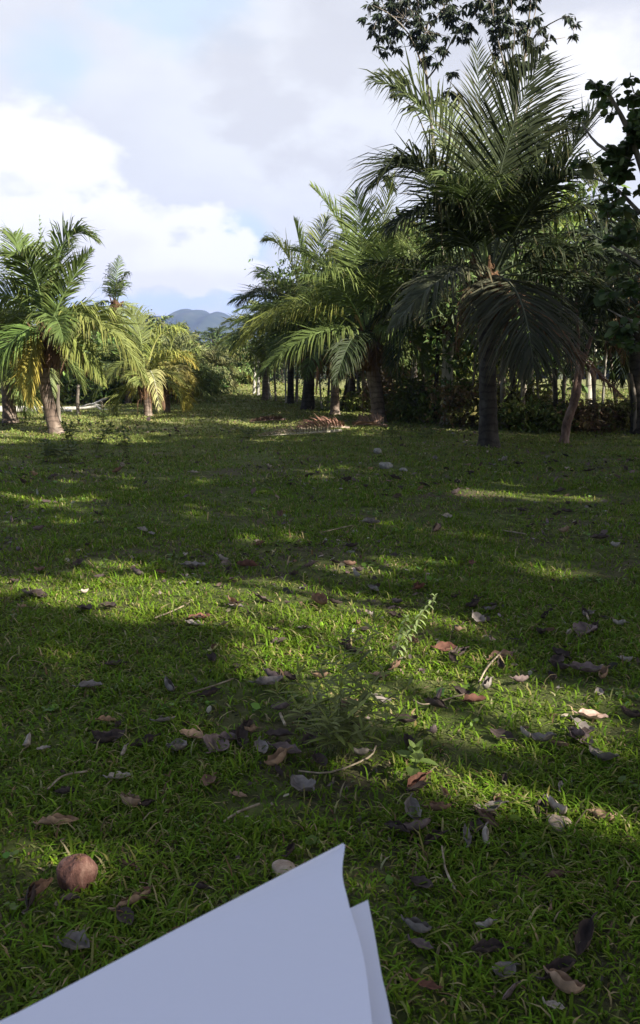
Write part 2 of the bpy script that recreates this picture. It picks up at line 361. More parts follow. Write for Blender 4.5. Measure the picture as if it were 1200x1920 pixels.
# ------------------------------------------------------------ ground
def build_ground():
    def axis(lo, hi, near, s):
        a = [0.]; st = s
        while a[-1] < hi: a.append(a[-1] + st); st = s if a[-1] < near else st * 1.13
        b = [0.]; st = s
        while b[-1] < -lo: b.append(b[-1] + st); st = s if b[-1] < near else st * 1.13
        return np.array([-v for v in b[:0:-1]] + a)
    X = axis(-6000, 6000, 14, .16); Yv = axis(-300, 7000, 30, .16)
    gx, gy = np.meshgrid(X, Yv); z = hgt(gx, gy)
    near = np.exp(-((gx / 12) ** 2 + ((gy - 8) / 16) ** 2)); z = z + rng.normal(size=z.shape) * .004 * near
    V = np.stack([gx, gy, z], -1).reshape(-1, 3); nx = len(X); ny = len(Yv)
    i = np.arange(ny - 1)[:, None] * nx + np.arange(nx - 1)[None]
    q = np.stack([i, i + 1, i + nx + 1, i + nx], -1).reshape(-1, 4)
    m, nt, b = mat_new('ground_turf'); L = nt.links
    tc = nt.nodes.new('ShaderNodeTexCoord')
    def nz(s, d, r=.6):
        n = nt.nodes.new('ShaderNodeTexNoise'); L.new(tc.outputs['Object'], n.inputs['Vector']); n.inputs['Scale'].default_value = s; n.inputs['Detail'].default_value = d; n.inputs['Roughness'].default_value = r; return n.outputs[0]
    def ramp(f, *cs):
        r = nt.nodes.new('ShaderNodeValToRGB'); L.new(f, r.inputs[0]); e = r.color_ramp.elements
        while len(e) < len(cs): e.new(.5)
        for k, (p, c) in enumerate(cs): e[k].position = p; e[k].color = (*c, 1)
        return r.outputs[0]
    g = ramp(nz(9, 8), (.3, (.030, .038, .012)), (.5, (.070, .090, .024)), (.7, (.12, .135, .045)))
    so = ramp(nz(24, 6), (.35, (.035, .025, .018)), (.65, (.11, .085, .06)))
    f = ramp(nz(.55, 7, .7), (.46, (0, 0, 0)), (.62, (1, 1, 1)))
    mx = nt.nodes.new('ShaderNodeMix'); mx.data_type = 'RGBA'; L.new(f, mx.inputs[0]); L.new(g, mx.inputs[6]); L.new(so, mx.inputs[7])
    # patchy dry turf further off, also lightened to stand in for sun on the field
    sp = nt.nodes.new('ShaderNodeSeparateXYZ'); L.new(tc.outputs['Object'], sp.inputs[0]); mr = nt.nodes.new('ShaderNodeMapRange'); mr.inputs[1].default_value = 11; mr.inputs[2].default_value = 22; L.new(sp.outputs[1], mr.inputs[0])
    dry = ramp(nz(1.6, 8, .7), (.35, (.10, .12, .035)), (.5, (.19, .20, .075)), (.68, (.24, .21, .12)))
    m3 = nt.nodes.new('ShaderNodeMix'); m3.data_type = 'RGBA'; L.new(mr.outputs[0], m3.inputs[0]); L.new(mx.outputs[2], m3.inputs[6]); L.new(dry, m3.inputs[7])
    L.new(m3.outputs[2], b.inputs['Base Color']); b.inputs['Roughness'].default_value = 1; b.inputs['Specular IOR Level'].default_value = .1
    bp = nt.nodes.new('ShaderNodeBump'); bp.inputs['Strength'].default_value = .6; bp.inputs['Distance'].default_value = .03
    L.new(nz(40, 6), bp.inputs['Height']); L.new(bp.outputs[0], b.inputs['Normal'])
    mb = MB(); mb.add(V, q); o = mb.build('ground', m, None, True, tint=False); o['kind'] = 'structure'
build_ground()
def vnoise(x, y, s, seed=0):
    """cheap smooth value noise 0..1"""
    x = x / s + 100; y = y / s + 100; i = np.floor(x).astype(int); j = np.floor(y).astype(int); fx = x - i; fy = y - j
    fx = fx * fx * (3 - 2 * fx); fy = fy * fy * (3 - 2 * fy)
    def h(a, b): v = np.sin(a * 127.1 + b * 311.7 + seed * 74.7) * 43758.5453; return v - np.floor(v)
    return (h(i, j) * (1 - fx) + h(i + 1, j) * fx) * (1 - fy) + (h(i, j + 1) * (1 - fx) + h(i + 1, j + 1) * fx) * fy
def build_grass():
    mb = MB()
    def band(y0, y1, dens, hb, wb, seg3):
        A = .47 * (y1 * y1 - y0 * y0) + 1.8 * (y1 - y0); n = int(A * dens)
        u = rng.random(n); y = np.sqrt(y0 * y0 + u * (y1 * y1 - y0 * y0)); x = (rng.random(n) * 2 - 1) * (.47 * y + .9)
        # clumping
        cl = vnoise(x, y, .13, 1) * .6 + vnoise(x, y, .55, 2) * .5
        bare = vnoise(x, y, 1.1, 5) * .55 + vnoise(x, y, .35, 6) * .45
        keep = (rng.random(n) < .35 + .9 * cl) & ((bare < .60) | (rng.random(n) < .35))
        x, y, cl = x[keep], y[keep], cl[keep]; n = len(x)
        z = hgt(x, y) - .004
        hh = hb * np.exp(rng.normal(size=n) * .35) * (.35 + .75 * cl + .55 * vnoise(x, y, .42, 14)); ww = wb * (.7 + .6 * rng.random(n))
        a = rng.random(n) * 6.283; d = np.stack([np.cos(a), np.sin(a), np.zeros(n)], -1); sd = np.stack([-np.sin(a), np.cos(a), np.zeros(n)], -1)
        lean = np.abs(rng.normal(size=n)) * .95 + .2
        p0 = np.stack([x, y, z], -1); up = np.array([0, 0, 1.])
        d1 = norm(up * 1.0 + d * lean[:, None] * .6); d2 = norm(up * .6 + d * lean[:, None] * 1.3); d3 = norm(up * .05 + d * lean[:, None] * 1.6)
        h = hh[:, None]; w = (sd * ww[:, None] * .5)
        p1 = p0 + d1 * h * .35; p2 = p1 + d2 * h * .35; p3 = p2 + d3 * h * .4
        c = np.array([.100, .175, .012])[None] * np.exp(rng.normal(size=(n, 1)) * .28)
        big = vnoise(x, y, 2.6, 9)[:, None]; c = c * (1 - .25 * big) + np.array([.16, .19, .025]) * (.25 * big) * 1.2
        fy = np.clip((y - 10) / 12, 0, 1)[:, None]; c = c * (1 - .7 * fy) + np.array([.21, .225, .08]) * .7 * fy * np.exp(rng.normal(size=(n, 1)) * .2)  # paler blade colour further off also stands in for sun on the field
        yl = rng.random(n); c[yl < .16] = np.array([.22, .22, .07]); c[yl < .05] = np.array([.34, .29, .15]); c[yl > .97] = np.array([.16, .11, .06])
        c *= (1 + rng.normal(size=(n, 3)) * .07)
        if seg3:
            V = np.stack([p0 + w * .7, p0 - w * .7, p1 + w, p1 - w, p2 + w * .75, p2 - w * .75, p3], 1); k = np.arange(n)[:, None] * 7
            mb.add(V.reshape(-1, 3), np.concatenate([k + [0, 1, 3, 2], k + [2, 3, 5, 4]]), k + [4, 5, 6], np.repeat(np.clip(c, .01, .6), 7, axis=0))
        else:
            V = np.stack([p0 + w, p0 - w, p2 + w * .8, p2 - w * .8, p3], 1); k = np.arange(n)[:, None] * 5
            mb.add(V.reshape(-1, 3), k + [0, 1, 3, 2], k + [2, 3, 4], np.repeat(np.clip(c, .01, .6), 5, axis=0))
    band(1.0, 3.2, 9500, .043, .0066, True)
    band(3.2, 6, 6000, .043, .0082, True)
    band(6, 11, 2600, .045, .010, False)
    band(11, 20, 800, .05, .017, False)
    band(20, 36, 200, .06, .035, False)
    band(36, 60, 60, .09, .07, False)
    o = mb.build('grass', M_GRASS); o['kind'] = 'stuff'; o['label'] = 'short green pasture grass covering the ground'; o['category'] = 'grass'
build_grass()

# ------------------------------------------------------------ mountain, distant wood
def build_mountain():
    D = 1600.; mb = MB()
    prof = [(-900, 660), (-300, 650), (60, 625), (250, 600), (322, 588), (338, 594), (347, 590), (358, 579), (366, 583), (374, 581), (385, 579), (393, 588), (404, 590), (418, 584), (430, 587), (440, 593), (449, 597), (456, 593), (466, 599), (485, 609), (520, 622), (600, 645), (800, 630), (1050, 575), (1300, 600), (1700, 650), (2300, 670)]
    px = np.array([p[0] for p in prof], float); py = np.array([p[1] for p in prof], float)
    n = 800; m = 26; xs = np.linspace(-900, 2300, n); ys = np.interp(xs, px, py)
    ys = ys + (vnoise(xs, xs * 0, 30, 3) - .5) * 7 + (vnoise(xs, xs * 0, 11, 4) - .5) * 5
    top = np.array([at(a, b, D) for a, b in zip(xs, ys)]); V = np.zeros((m, n, 3))
    for j in range(m):
        t = j / (m - 1); s = math.sin(math.pi * min(1, t / .62) * .5) if t < .62 else math.cos((t - .62) / .38 * math.pi * .5)
        y = D - 600 + t * 1000
        V[j, :, 0] = top[:, 0] * 1.0; V[j, :, 1] = y
        rid = vnoise(top[:, 0] * 1. + 40 * math.sin(j * .7), np.full(n, y), 140, 8) + .5 * vnoise(top[:, 0], np.full(n, y), 60, 9)
        V[j, :, 2] = top[:, 2] * s ** .9 * (1 - .35 * (1 - s) * rid) + (rid - .7) * 40 * s * (1 - s) * 3 - 2
    i = np.arange(m - 1)[:, None] * n + np.arange(n - 1)[None]
    mb.add(V.reshape(-1, 3), np.stack([i, i + 1, i + n + 1, i + n], -1).reshape(-1, 4))
    o = mb.build('mountain', noisemat('forested_hillside', [(.015, .028, .015), (.03, .045, .022), (.05, .06, .035)], .02, 1, .2), None, True, tint=False); o['kind'] = 'structure'
build_mountain()
def build_haze():
    mb = MB(); x, y0, y1, z0, z1 = 2600, -40, 2200, -3, 135
    v = [(-x, y0, z0), (x, y0, z0), (x, y1, z0), (-x, y1, z0), (-x, y0, z1), (x, y0, z1), (x, y1, z1), (-x, y1, z1)]
    mb.add(v, [(0, 3, 2, 1), (4, 5, 6, 7), (0, 1, 5, 4), (1, 2, 6, 5), (2, 3, 7, 6), (3, 0, 4, 7)])
    m = bpy.data.materials.new('air'); m.use_nodes = True; nt = m.node_tree; nt.nodes.clear()
    p = nt.nodes.new('ShaderNodeVolumePrincipled'); p.inputs['Color'].default_value = (.34, .46, 1.0, 1); p.inputs['Density'].default_value = .00028
    o_ = nt.nodes.new('ShaderNodeOutputMaterial'); nt.links.new(p.outputs[0], o_.inputs['Volume'])
    o = mb.build('haze', m, tint=False); o['kind'] = 'stuff'; o['label'] = 'thin bluish haze in the distant air'
HAZE = True
if HAZE: build_haze()

# ------------------------------------------------------------ the two main palms on the right
F = dict
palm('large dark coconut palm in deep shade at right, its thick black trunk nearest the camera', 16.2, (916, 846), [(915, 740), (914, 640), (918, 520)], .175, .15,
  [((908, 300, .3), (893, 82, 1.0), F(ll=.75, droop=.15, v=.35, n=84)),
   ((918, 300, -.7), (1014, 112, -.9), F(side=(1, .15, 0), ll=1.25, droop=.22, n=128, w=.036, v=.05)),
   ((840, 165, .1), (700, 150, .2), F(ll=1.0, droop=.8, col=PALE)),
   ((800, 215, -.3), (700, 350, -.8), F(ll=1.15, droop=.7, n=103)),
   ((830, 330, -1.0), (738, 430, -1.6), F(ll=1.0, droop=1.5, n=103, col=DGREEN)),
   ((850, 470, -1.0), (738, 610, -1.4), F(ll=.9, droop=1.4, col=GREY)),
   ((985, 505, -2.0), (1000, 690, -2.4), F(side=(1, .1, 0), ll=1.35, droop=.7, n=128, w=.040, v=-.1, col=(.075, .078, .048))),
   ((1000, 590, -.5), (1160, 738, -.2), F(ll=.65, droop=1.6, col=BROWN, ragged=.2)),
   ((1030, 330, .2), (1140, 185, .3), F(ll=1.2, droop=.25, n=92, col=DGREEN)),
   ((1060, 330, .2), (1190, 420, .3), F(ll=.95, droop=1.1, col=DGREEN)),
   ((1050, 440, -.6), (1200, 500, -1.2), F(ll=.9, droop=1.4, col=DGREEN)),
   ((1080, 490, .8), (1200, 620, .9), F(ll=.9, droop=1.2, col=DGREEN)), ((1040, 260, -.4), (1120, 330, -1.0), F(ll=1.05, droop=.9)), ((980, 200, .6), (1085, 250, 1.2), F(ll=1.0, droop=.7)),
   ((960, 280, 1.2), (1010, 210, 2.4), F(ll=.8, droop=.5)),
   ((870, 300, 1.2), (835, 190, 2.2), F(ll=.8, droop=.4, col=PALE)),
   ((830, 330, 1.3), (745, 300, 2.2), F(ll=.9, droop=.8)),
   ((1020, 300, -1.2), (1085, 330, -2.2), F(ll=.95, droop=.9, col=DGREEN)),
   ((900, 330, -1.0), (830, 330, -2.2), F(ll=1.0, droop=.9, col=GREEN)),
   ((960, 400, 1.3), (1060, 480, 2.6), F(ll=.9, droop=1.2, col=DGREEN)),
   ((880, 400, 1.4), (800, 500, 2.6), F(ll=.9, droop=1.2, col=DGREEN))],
  mat=M_PTRUNKD, sheath=1.1, extra_dead=3, rl=2.4, col=(.038, .052, .022))  # crown colour darkened so the palm reads as shaded
palm('sturdy coconut palm with a curved pinkish grey trunk and yellow flower stalks, centre right', 24, (711, 796), [(706, 740), (697, 690), (690, 628)], .19, .19,
  [((672, 430, 0), (585, 352, 0), F(ll=.9, droop=.35, n=92)),
   ((700, 470, .3), (738, 330, .6), F(ll=.95, droop=.3, n=92, col=OLIVE)),
   ((690, 480, -.7), (665, 362, -1.2), F(ll=1.1, droop=.3, n=98, side=(1, 0, 0))),
   ((730, 500, .2), (775, 400, .8), F(ll=1.0, droop=.8)),
   ((565, 505, -.4), (436, 660, -.6), F(ll=1.15, droop=1.5, n=117, col=OLIVE)),
   ((600, 585, -1.2), (484, 705, -1.8), F(ll=1.05, droop=1.5, n=106)),
   ((630, 480, .8), (548, 470, 1.6), F(ll=1.0, droop=.9)),
   ((640, 500, -1.2), (570, 520, -2.6), F(ll=1.0, droop=1.2)),
   ((745, 560, 0), (795, 462, .3), F(ll=.9, droop=.5, col=OLIVE)),
   ((790, 500, -1.0), (858, 600, -2.0), F(ll=1.0, droop=1.6)),
   ((760, 580, -1.2), (800, 700, -1.6), F(ll=.9, droop=1.6)),
   ((660, 600, -1.4), (628, 720, -2.2), F(ll=.8, droop=1.3, col=DGREEN)),
   ((720, 480, -1.0), (730, 440, -2.4), F(ll=1.0, droop=.9, side=(1, 0, 0))),
   ((640, 480, 1.5), (600, 560, 3), F(ll=.9, droop=1.2)),
   ((750, 480, 1.5), (800, 560, 3), F(ll=.9, droop=1.2))],
  col=(.11, .155, .045), stalks=6, sheath=1.3, extra_dead=2, rl=1.7)
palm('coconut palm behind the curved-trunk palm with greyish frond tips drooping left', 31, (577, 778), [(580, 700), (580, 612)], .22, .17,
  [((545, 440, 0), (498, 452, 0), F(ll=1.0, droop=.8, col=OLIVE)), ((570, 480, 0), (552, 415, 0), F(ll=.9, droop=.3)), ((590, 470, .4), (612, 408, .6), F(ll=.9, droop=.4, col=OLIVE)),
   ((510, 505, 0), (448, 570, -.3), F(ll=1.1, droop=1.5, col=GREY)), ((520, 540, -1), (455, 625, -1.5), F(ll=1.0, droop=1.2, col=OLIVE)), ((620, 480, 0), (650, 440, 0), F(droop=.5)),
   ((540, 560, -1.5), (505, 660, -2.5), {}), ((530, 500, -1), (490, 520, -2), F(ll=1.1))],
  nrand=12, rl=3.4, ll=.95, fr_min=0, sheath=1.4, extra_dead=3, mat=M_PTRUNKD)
G2 = 'coconut palms crowded in the dim grove at centre'
for lb, Y, bx, by, ty, L_, c, tr in (
    ('short coconut palm with dark skirted trunk left of the curved-trunk palm', 28, 628, 775, 640, 3.0, GREEN, M_PTRUNK),
    ('coconut palm with a dark leaning trunk at the left side of the grove', 36, 545, 770, 628, 3.2, GREEN, M_PTRUNKD),
    ('coconut palm with olive fronds at the left edge of the grove beside two white stems', 40, 497, 760, 642, 3.0, OLIVE, M_PTRUNK),
    ('deep-shaded coconut palm just left behind the curved-trunk palm', 33, 660, 770, 625, 3.2, (.06, .09, .03), M_PTRUNK),
    ('coconut palm with drooping fronds behind and right of the curved-trunk palm', 28, 775, 782, 585, 3.0, (.06, .09, .03), M_PTRUNKD)):
    lean = random.uniform(-10, 10)
    palm(lb, Y, (bx, by), [(bx + lean * .2, (by + ty) / 2), (bx + lean * 1.5, ty)], .15, .12, [], G2, nrand=17, rl=L_, col=c, ll=.9, nlf=60, w=.045, mat=tr, sheath=1.3, extra_dead=2, fr_min=0)
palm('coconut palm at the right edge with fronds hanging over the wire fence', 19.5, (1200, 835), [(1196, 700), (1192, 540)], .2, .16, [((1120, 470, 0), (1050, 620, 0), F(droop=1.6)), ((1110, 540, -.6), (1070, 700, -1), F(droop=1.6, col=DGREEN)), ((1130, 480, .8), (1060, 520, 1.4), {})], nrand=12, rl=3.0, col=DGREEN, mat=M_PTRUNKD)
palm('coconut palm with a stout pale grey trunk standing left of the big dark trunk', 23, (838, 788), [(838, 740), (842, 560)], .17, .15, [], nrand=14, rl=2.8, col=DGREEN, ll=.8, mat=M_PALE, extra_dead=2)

# ------------------------------------------------------------ palms on the left
palm('sunlit coconut palm with curved brown trunk and long drooping fronds at left edge', 20, (106, 812), [(90, 750), (82, 700), (88, 622)], .15, .13,
  [((100, 385, 0), (180, 452, 0), F(ll=.75, droop=.7, n=89, col=(.10, .15, .045))),
   ((118, 540, -.3), (172, 470, -.3), F(ll=.55, droop=.3, col=GREEN)),
   ((78, 500, 0), (74, 402, .2), F(ll=.12, n=20, droop=.2)),
   ((45, 480, .3), (25, 440, .6), F(ll=.85, droop=.6)), ((66, 470, -.6), (28, 478, -1.5), F(ll=.85, droop=.8)), ((92, 500, .6), (132, 452, 1.6), F(ll=.85, droop=.8)),
   ((20, 520, 0), (-60, 560, 0), F(ll=.9, droop=1.1)),
   ((190, 555, -.5), (272, 712, -.9), F(ll=1.05, droop=1.6, n=112, col=(.19, .22, .065))),
   ((175, 540, .5), (250, 660, .8), F(ll=.95, droop=1.4, n=98, col=(.17, .21, .06))),
   ((128, 600, -.4), (196, 722, -.8), F(ll=.6, droop=1.3, col=OLIVE)),
   ((40, 590, -.5), (-30, 720, -.8), F(ll=1.0, droop=1.5, col=(.12, .19, .05))),
   ((45, 640, -.4), (60, 760, -.5), F(ll=.6, droop=1.4, col=YEL)),
   ((100, 560, -1), (120, 640, -1.9), F(ll=.7, droop=1.2, side=(1, 0, 0))),
   ((150, 640, 0), (160, 700, .2), F(ll=.45, droop=1.6, col=BROWN)),
   ((60, 560, 1.2), (30, 620, 2), {}), ((120, 540, 1.2), (160, 620, 2.2), {})],
  sheath=1.1, extra_dead=2, rl=1.6)
palm('coconut palm cut by the left edge with pale fronds and a yellowing leaf', 23.5, (20, 800), [(14, 730), (12, 650)], .19, .15, [((60, 610, -.3), (100, 740, -.5), F(ll=.8, droop=1.5, col=PALE)), ((40, 660, -.3), (75, 770, -.4), F(ll=.55, droop=1.4, col=YEL))], nrand=12, rl=2.6, col=(.11, .15, .045), extra_dead=1)
palm('young palm with a bright drooping frond over its short trunk, left lawn', 26.5, (278, 787), [(276, 755), (272, 712)], .13, .12,
  [((250, 620, 0), (196, 625, 0), F(ll=.7, col=(.18, .20, .07))), ((265, 590, .3), (240, 585, .5), F(ll=.8, droop=.6)), ((290, 590, 0), (348, 622, 0), F(ll=.7, droop=1.2, col=(.20, .24, .06))),
   ((310, 645, -.3), (356, 668, -.6), F(ll=.6, droop=1.2, col=(.22, .24, .06))), ((235, 650, -.4), (205, 715, -.8), F(ll=.7, droop=1.4)), ((285, 660, -1), (300, 775, -1.5), F(ll=.5, droop=1.3, col=(.34, .34, .15), side=(1, .3, 0))),
   ((310, 680, 0), (345, 720, .2), F(ll=.5, col=(.2, .22, .06)))], nrand=5, rl=1.6, ll=.65, col=(.14, .17, .05), nlf=44, extra_dead=1, sheath=.8, name='young_palm')
palm('young palm with golden yellow fronds on a thin trunk, left lawn', 29, (314, 779), [(313, 750), (310, 708)], .11, .10,
  [((335, 640, 0), (368, 690, 0), F(ll=.6, droop=1.2, col=YEL)), ((345, 680, -.3), (362, 722, -.6), F(ll=.5, droop=1.2, col=YEL)), ((300, 630, 0), (280, 640, 0), F(ll=.7, col=OLIVE)), ((320, 620, 0), (345, 612, 0), F(ll=.7, col=OLIVE)),
   ((330, 660, -.8), (340, 720, -1.5), F(ll=.6, col=(.4, .36, .12)))], nrand=6, rl=1.5, ll=.55, col=(.24, .25, .06), nlf=40, extra_dead=1, sheath=.7, name='young_palm')
palm('slim young palm standing between the yellow palm and the drooping one', 30.5, (297, 777), [(296, 750), (294, 700)], .10, .08, [], nrand=9, rl=1.5, ll=.6, col=(.15, .18, .05), nlf=40, extra_dead=0, sheath=.7, name='young_palm')
palm('tall distant palm with a tight upright tuft and two drooping fronds above the left trees', 42, (215, 765), [(214, 680), (217, 572)], .24, .2,
  [((216, 525, 0), (224, 480, 0), F(ll=.55, droop=.6, n=34)), ((208, 535, 0), (205, 495, 0), F(ll=.55, droop=1.5, n=24, col=DGREEN)), ((228, 515, 0), (240, 512, 0), F(ll=.75, droop=1.8, n=26, col=DGREEN)), ((210, 540, -.4), (206, 530, -.8), F(ll=.7, droop=1.6, n=22)), ((224, 530, -.3), (236, 532, -.6), F(ll=.7, droop=1.8, n=22)),
   ((195, 555, 0), (166, 585, 0), F(ll=.5, droop=1.6)), ((242, 560, 0), (272, 610, 0), F(ll=.6, droop=1.6, col=OLIVE)), ((235, 580, -.5), (250, 640, -1), F(ll=.8, droop=1.5, col=PALE)), ((200, 580, -.5), (180, 630, -1), F(ll=.8, droop=1.5, col=PALE))],
  sheath=2, extra_dead=1, nlf=40, rl=2.5, w=.05)
palm('shaggy grey-green palm in front of the far trees beside the grassy mound', 46, (388, 752), [(388, 730), (386, 695)], .22, .2, [], nrand=22, rl=1.9, ll=.9, nlf=40, w=.07, col=(.17, .19, .09), sheath=2.0, extra_dead=6)
palm('feathery olive palm right of the shaggy grey-green palm in the far trees', 52, (425, 745), [(424, 720), (420, 688)], .22, .18, [], nrand=18, rl=2.0, ll=.9, nlf=38, w=.07, col=(.15, .17, .06), sheath=1.4, extra_dead=2)
palm('far palm among the trees left of the shaggy grey-green palm', 50, (352, 752), [(350, 720), (345, 695)], .22, .18, [], nrand=16, rl=2.1, ll=.9, nlf=38, w=.07, col=(.13, .16, .05), sheath=1.4, extra_dead=2)
for lb, Y, px, ty, L_, c in (('small green palm between the golden palm and the shaggy grey-green palm', 38, 338, 700, 2.0, (.15, .19, .06)), ('pale green palm behind the golden palm, taller than it', 43, 318, 672, 2.2, (.18, .21, .09)),
     ('green palm just left of the drooping-frond young palm, further back', 36, 240, 690, 2.2, (.14, .18, .06)), ('pale palm behind the left-edge palm fronds, right of its trunk', 40, 165, 672, 2.4, (.17, .20, .09)), ('small palm on the lane edge right of the shaggy grey-green palm', 54, 446, 702, 1.9, (.16, .20, .07))):
    palm(lb, Y, (px, 752), [(px + 1, 730), (px - 1, ty)], .14, .11, [], 'small palms receding along the left of the lane', nrand=14, rl=L_, ll=.8, nlf=44, w=.055, col=c, sheath=.9, extra_dead=1)
# far palms, silhouettes against the mountain: copies of one
far0 = palm('far palm silhouetted against the blue mountain', 85, (400, 735), [(401, 680), (403, 642)], .22, .18, [], nrand=18, rl=2.7, ll=.8, nlf=34, w=.09, col=(.06, .09, .035), sheath=1.0, extra_dead=0)
FP = [(452, 700, 90, 645, 'far palm at the right foot of the blue mountain'), (330, 700, 95, 612, 'far palm at the left end of the blue mountain'),
      (368, 700, 110, 632, 'small far palm rising in the tree line below the mountain ridge'), (436, 700, 120, 628, 'smallest far palm right of the palm silhouetted on the mountain'),
      (290, 700, 80, 600, 'far palm top showing behind the young palms'), (500, 700, 85, 640, 'far palm half hidden behind the olive palm at the grove edge'), (160, 700, 70, 585, 'far palm top behind the left-edge palm')]
for px, py, Y, ty, lb in FP:
    g = at(px, 735, Y); top = at(px, ty + 24, Y)
    dup(far0, (g[0], g[1], 0), random.uniform(0, 6), float(top[2] / 4.2) if top[2] > 2 else 1, lb)

# ------------------------------------------------------------ broad-leaved trees
def clump_tree(mbw, mbl, base, H, spread, nb, nleaf, lsize, col, r0=.1, zlo=.35, droop=.4, rcl=.45, lean=(0, 0), flat=1.0, reject=None, aspect=.42, cvar=.25):
    base = np.asarray(base, float); tp = base + [lean[0], lean[1], H * .93]
    tr = smooth_path([base, base + [lean[0] * .2 + rng.normal() * .05 * H, lean[1] * .2 + rng.normal() * .03 * H, H * .4], tp], 14)
    tube(mbw, tr, np.linspace(1, .15, 14) * r0 + .25 * r0 * np.exp(-np.arange(14) * 1.2), 8, lump=.05)
    cl = []
    for k in range(nb):
        f = zlo + (1 - zlo) * (k + rng.random()) / nb; i = f * 13; i0 = min(int(i), 12); p0 = tr[i0] + (tr[i0 + 1] - tr[i0]) * (i - i0)
        az = k * 2.4 + rng.normal() * .4; L_ = spread * math.sqrt(max(.12, 1 - ((f - zlo) / (1 - zlo) * 1.0 - .35) ** 2 * 1.5)) * rng.uniform(.65, 1.1)
        e = R(rng.uniform(5, 55)) * flat; d = np.array([math.cos(az) * math.cos(e), math.sin(az) * math.cos(e), math.sin(e)])
        p2 = p0 + d * L_; p1 = p0 + d * L_ * .5 + [0, 0, L_ * .12]
        b = bez(p0, p1, p2, 8); tube(mbw, b, np.linspace(1, .2, 8) * r0 * .42 * (1 - .5 * f), 5)
        for j in range(5):
            q = b[rng.integers(3, 8)]; q2 = q + norm(rng.normal(size=3) + d * .6 + [0, 0, .2]) * L_ * rng.uniform(.2, .42)
            tube(mbw, np.array([q, (q + q2) / 2 + rng.normal(size=3) * .03 * L_, q2]), np.array([1, .6, .3]) * r0 * .10, 4); cl.append((q2, rcl * rng.uniform(.6, 1.25)))
        cl.append((p2, rcl))
    per = max(3, nleaf // len(cl)); P = []
    for c, r in cl: P.append(c + rng.normal(size=(int(per * (r / rcl) ** 2) + 1, 3)) * r * np.array([.6, .6, .42]))
    P = np.concatenate(P)
    if reject is not None: P = P[~reject(P)]
    cc = np.asarray(col, float); tone = np.exp((vnoise(P[:, 0] + P[:, 2], P[:, 1] - P[:, 2], rcl * 1.6, 3)[:, None] - .5) * .7)
    leaves(mbl, P, lsize, cc * tone, droop=droop, aspect=aspect, cvar=cvar)
def tree(name, label, cat, base, H, spread, nb, nleaf, lsize, col, bark=M_BARK, group=None, **kw):
    root = thing(name, base, label, cat, group); a = MB(); b = MB()
    rej = kw.pop('reject', None)
    if rej is not None: bb = np.asarray(base, float); kw['reject'] = lambda P: rej(P + bb)
    clump_tree(a, b, (0, 0, -.05), H, spread, nb, nleaf, lsize, col, **kw)
    a.build('trunk', bark, root, True); b.build('crown', M_LEAF, root); return root

# shade trees out of view: crowns are cut open wherever they would shadow these patches
LIT = [(470, 1118, 280, 36, 0), (150, 1098, 150, 26, 0), (560, 1195, 210, 66, 18), (860, 1300, 340, 84, 16), (960, 1462, 270, 78, 14), (740, 1110, 70, 26, 0), (800, 1180, 80, 50, 0), (85, 1235, 60, 16, 0), (240, 1330, 56, 12, 0),
       (215, 1490, 62, 26, 10), (90, 1640, 80, 46, 0), (290, 1700, 36, 20, 0), (750, 1720, 48, 100, -10), (960, 912, 150, 15, 0), (620, 880, 80, 7, 0), (420, 952, 80, 9, 0), (100, 935, 90, 10, 0), (1060, 925, 120, 8, 0),
       (560, 1000, 70, 8, 0), (770, 1045, 70, 11, 0), (240, 1062, 90, 12, 0), (1100, 1340, 120, 60, 0), (820, 1860, 40, 50, 0), (90, 970, 60, 7, 0), (680, 960, 60, 6, 0), (330, 905, 90, 8, 0), (860, 985, 90, 9, 0), (450, 1010, 120, 12, 0), (180, 890, 70, 7, 0), (1000, 1060, 80, 10, 0), (640, 1060, 110, 14, 0)]
def land(P):
    t = (P[:, 2] - .03) / SDIR[2]; return P - SDIR * t[:, None]
def in_lit(P):
    G = land(P); ok = G[:, 1] > 1.0; u = np.full(len(P), -9999.); v = u.copy()
    u[ok], v[ok] = topx(G[ok]); r = np.zeros(len(P), bool)
    dist = np.maximum(np.linalg.norm(G - CAM, axis=1), 1); mx = FPX * .12 / dist; my = mx * (1.5 / dist + .12)
    for cx, cy, rx, ry, an in LIT:
        ca, sa = math.cos(R(an)), math.sin(R(an)); du, dv = u - cx, v - cy
        e = ((du * ca + dv * sa) / (rx + mx)) ** 2 + ((-du * sa + dv * ca) / (ry + my)) ** 2
        r |= e + (vnoise(G[:, 0], G[:, 1], .22, 12) - .5) * (.9 if ry > 16 else 2.4) < (1.25 if ry > 16 else .9)
    field = (G[:, 1] > 17.5 + .5 * np.sin(G[:, 0] * 2.1)) & (G[:, 0] < 1.5)
    return (r | field) & ok
def in_frame(P):
    u, v = topx(P); return (P[:, 1] > .5) & (u > -60) & (u < 1180) & (v > -60)
SH = [(6, 9, 9.5), (10, 10, 9), (14, 9, 9), (6.5, 4.5, 9.5), (10.5, 5, 9), (14.5, 4, 9), (18, 6, 9), (8, 0, 9), (12, .5, 9), (16, -.5, 9), (10, -4, 9), (13.5, -5, 9), (9.5, -8.5, 9), (13, -9.5, 9), (17, -5, 9), (21, 1, 9.5), (19, 11, 9)]
ORD2 = 'first second third fourth fifth sixth seventh eighth ninth tenth eleventh twelfth thirteenth fourteenth fifteenth sixteenth seventeenth'.split()
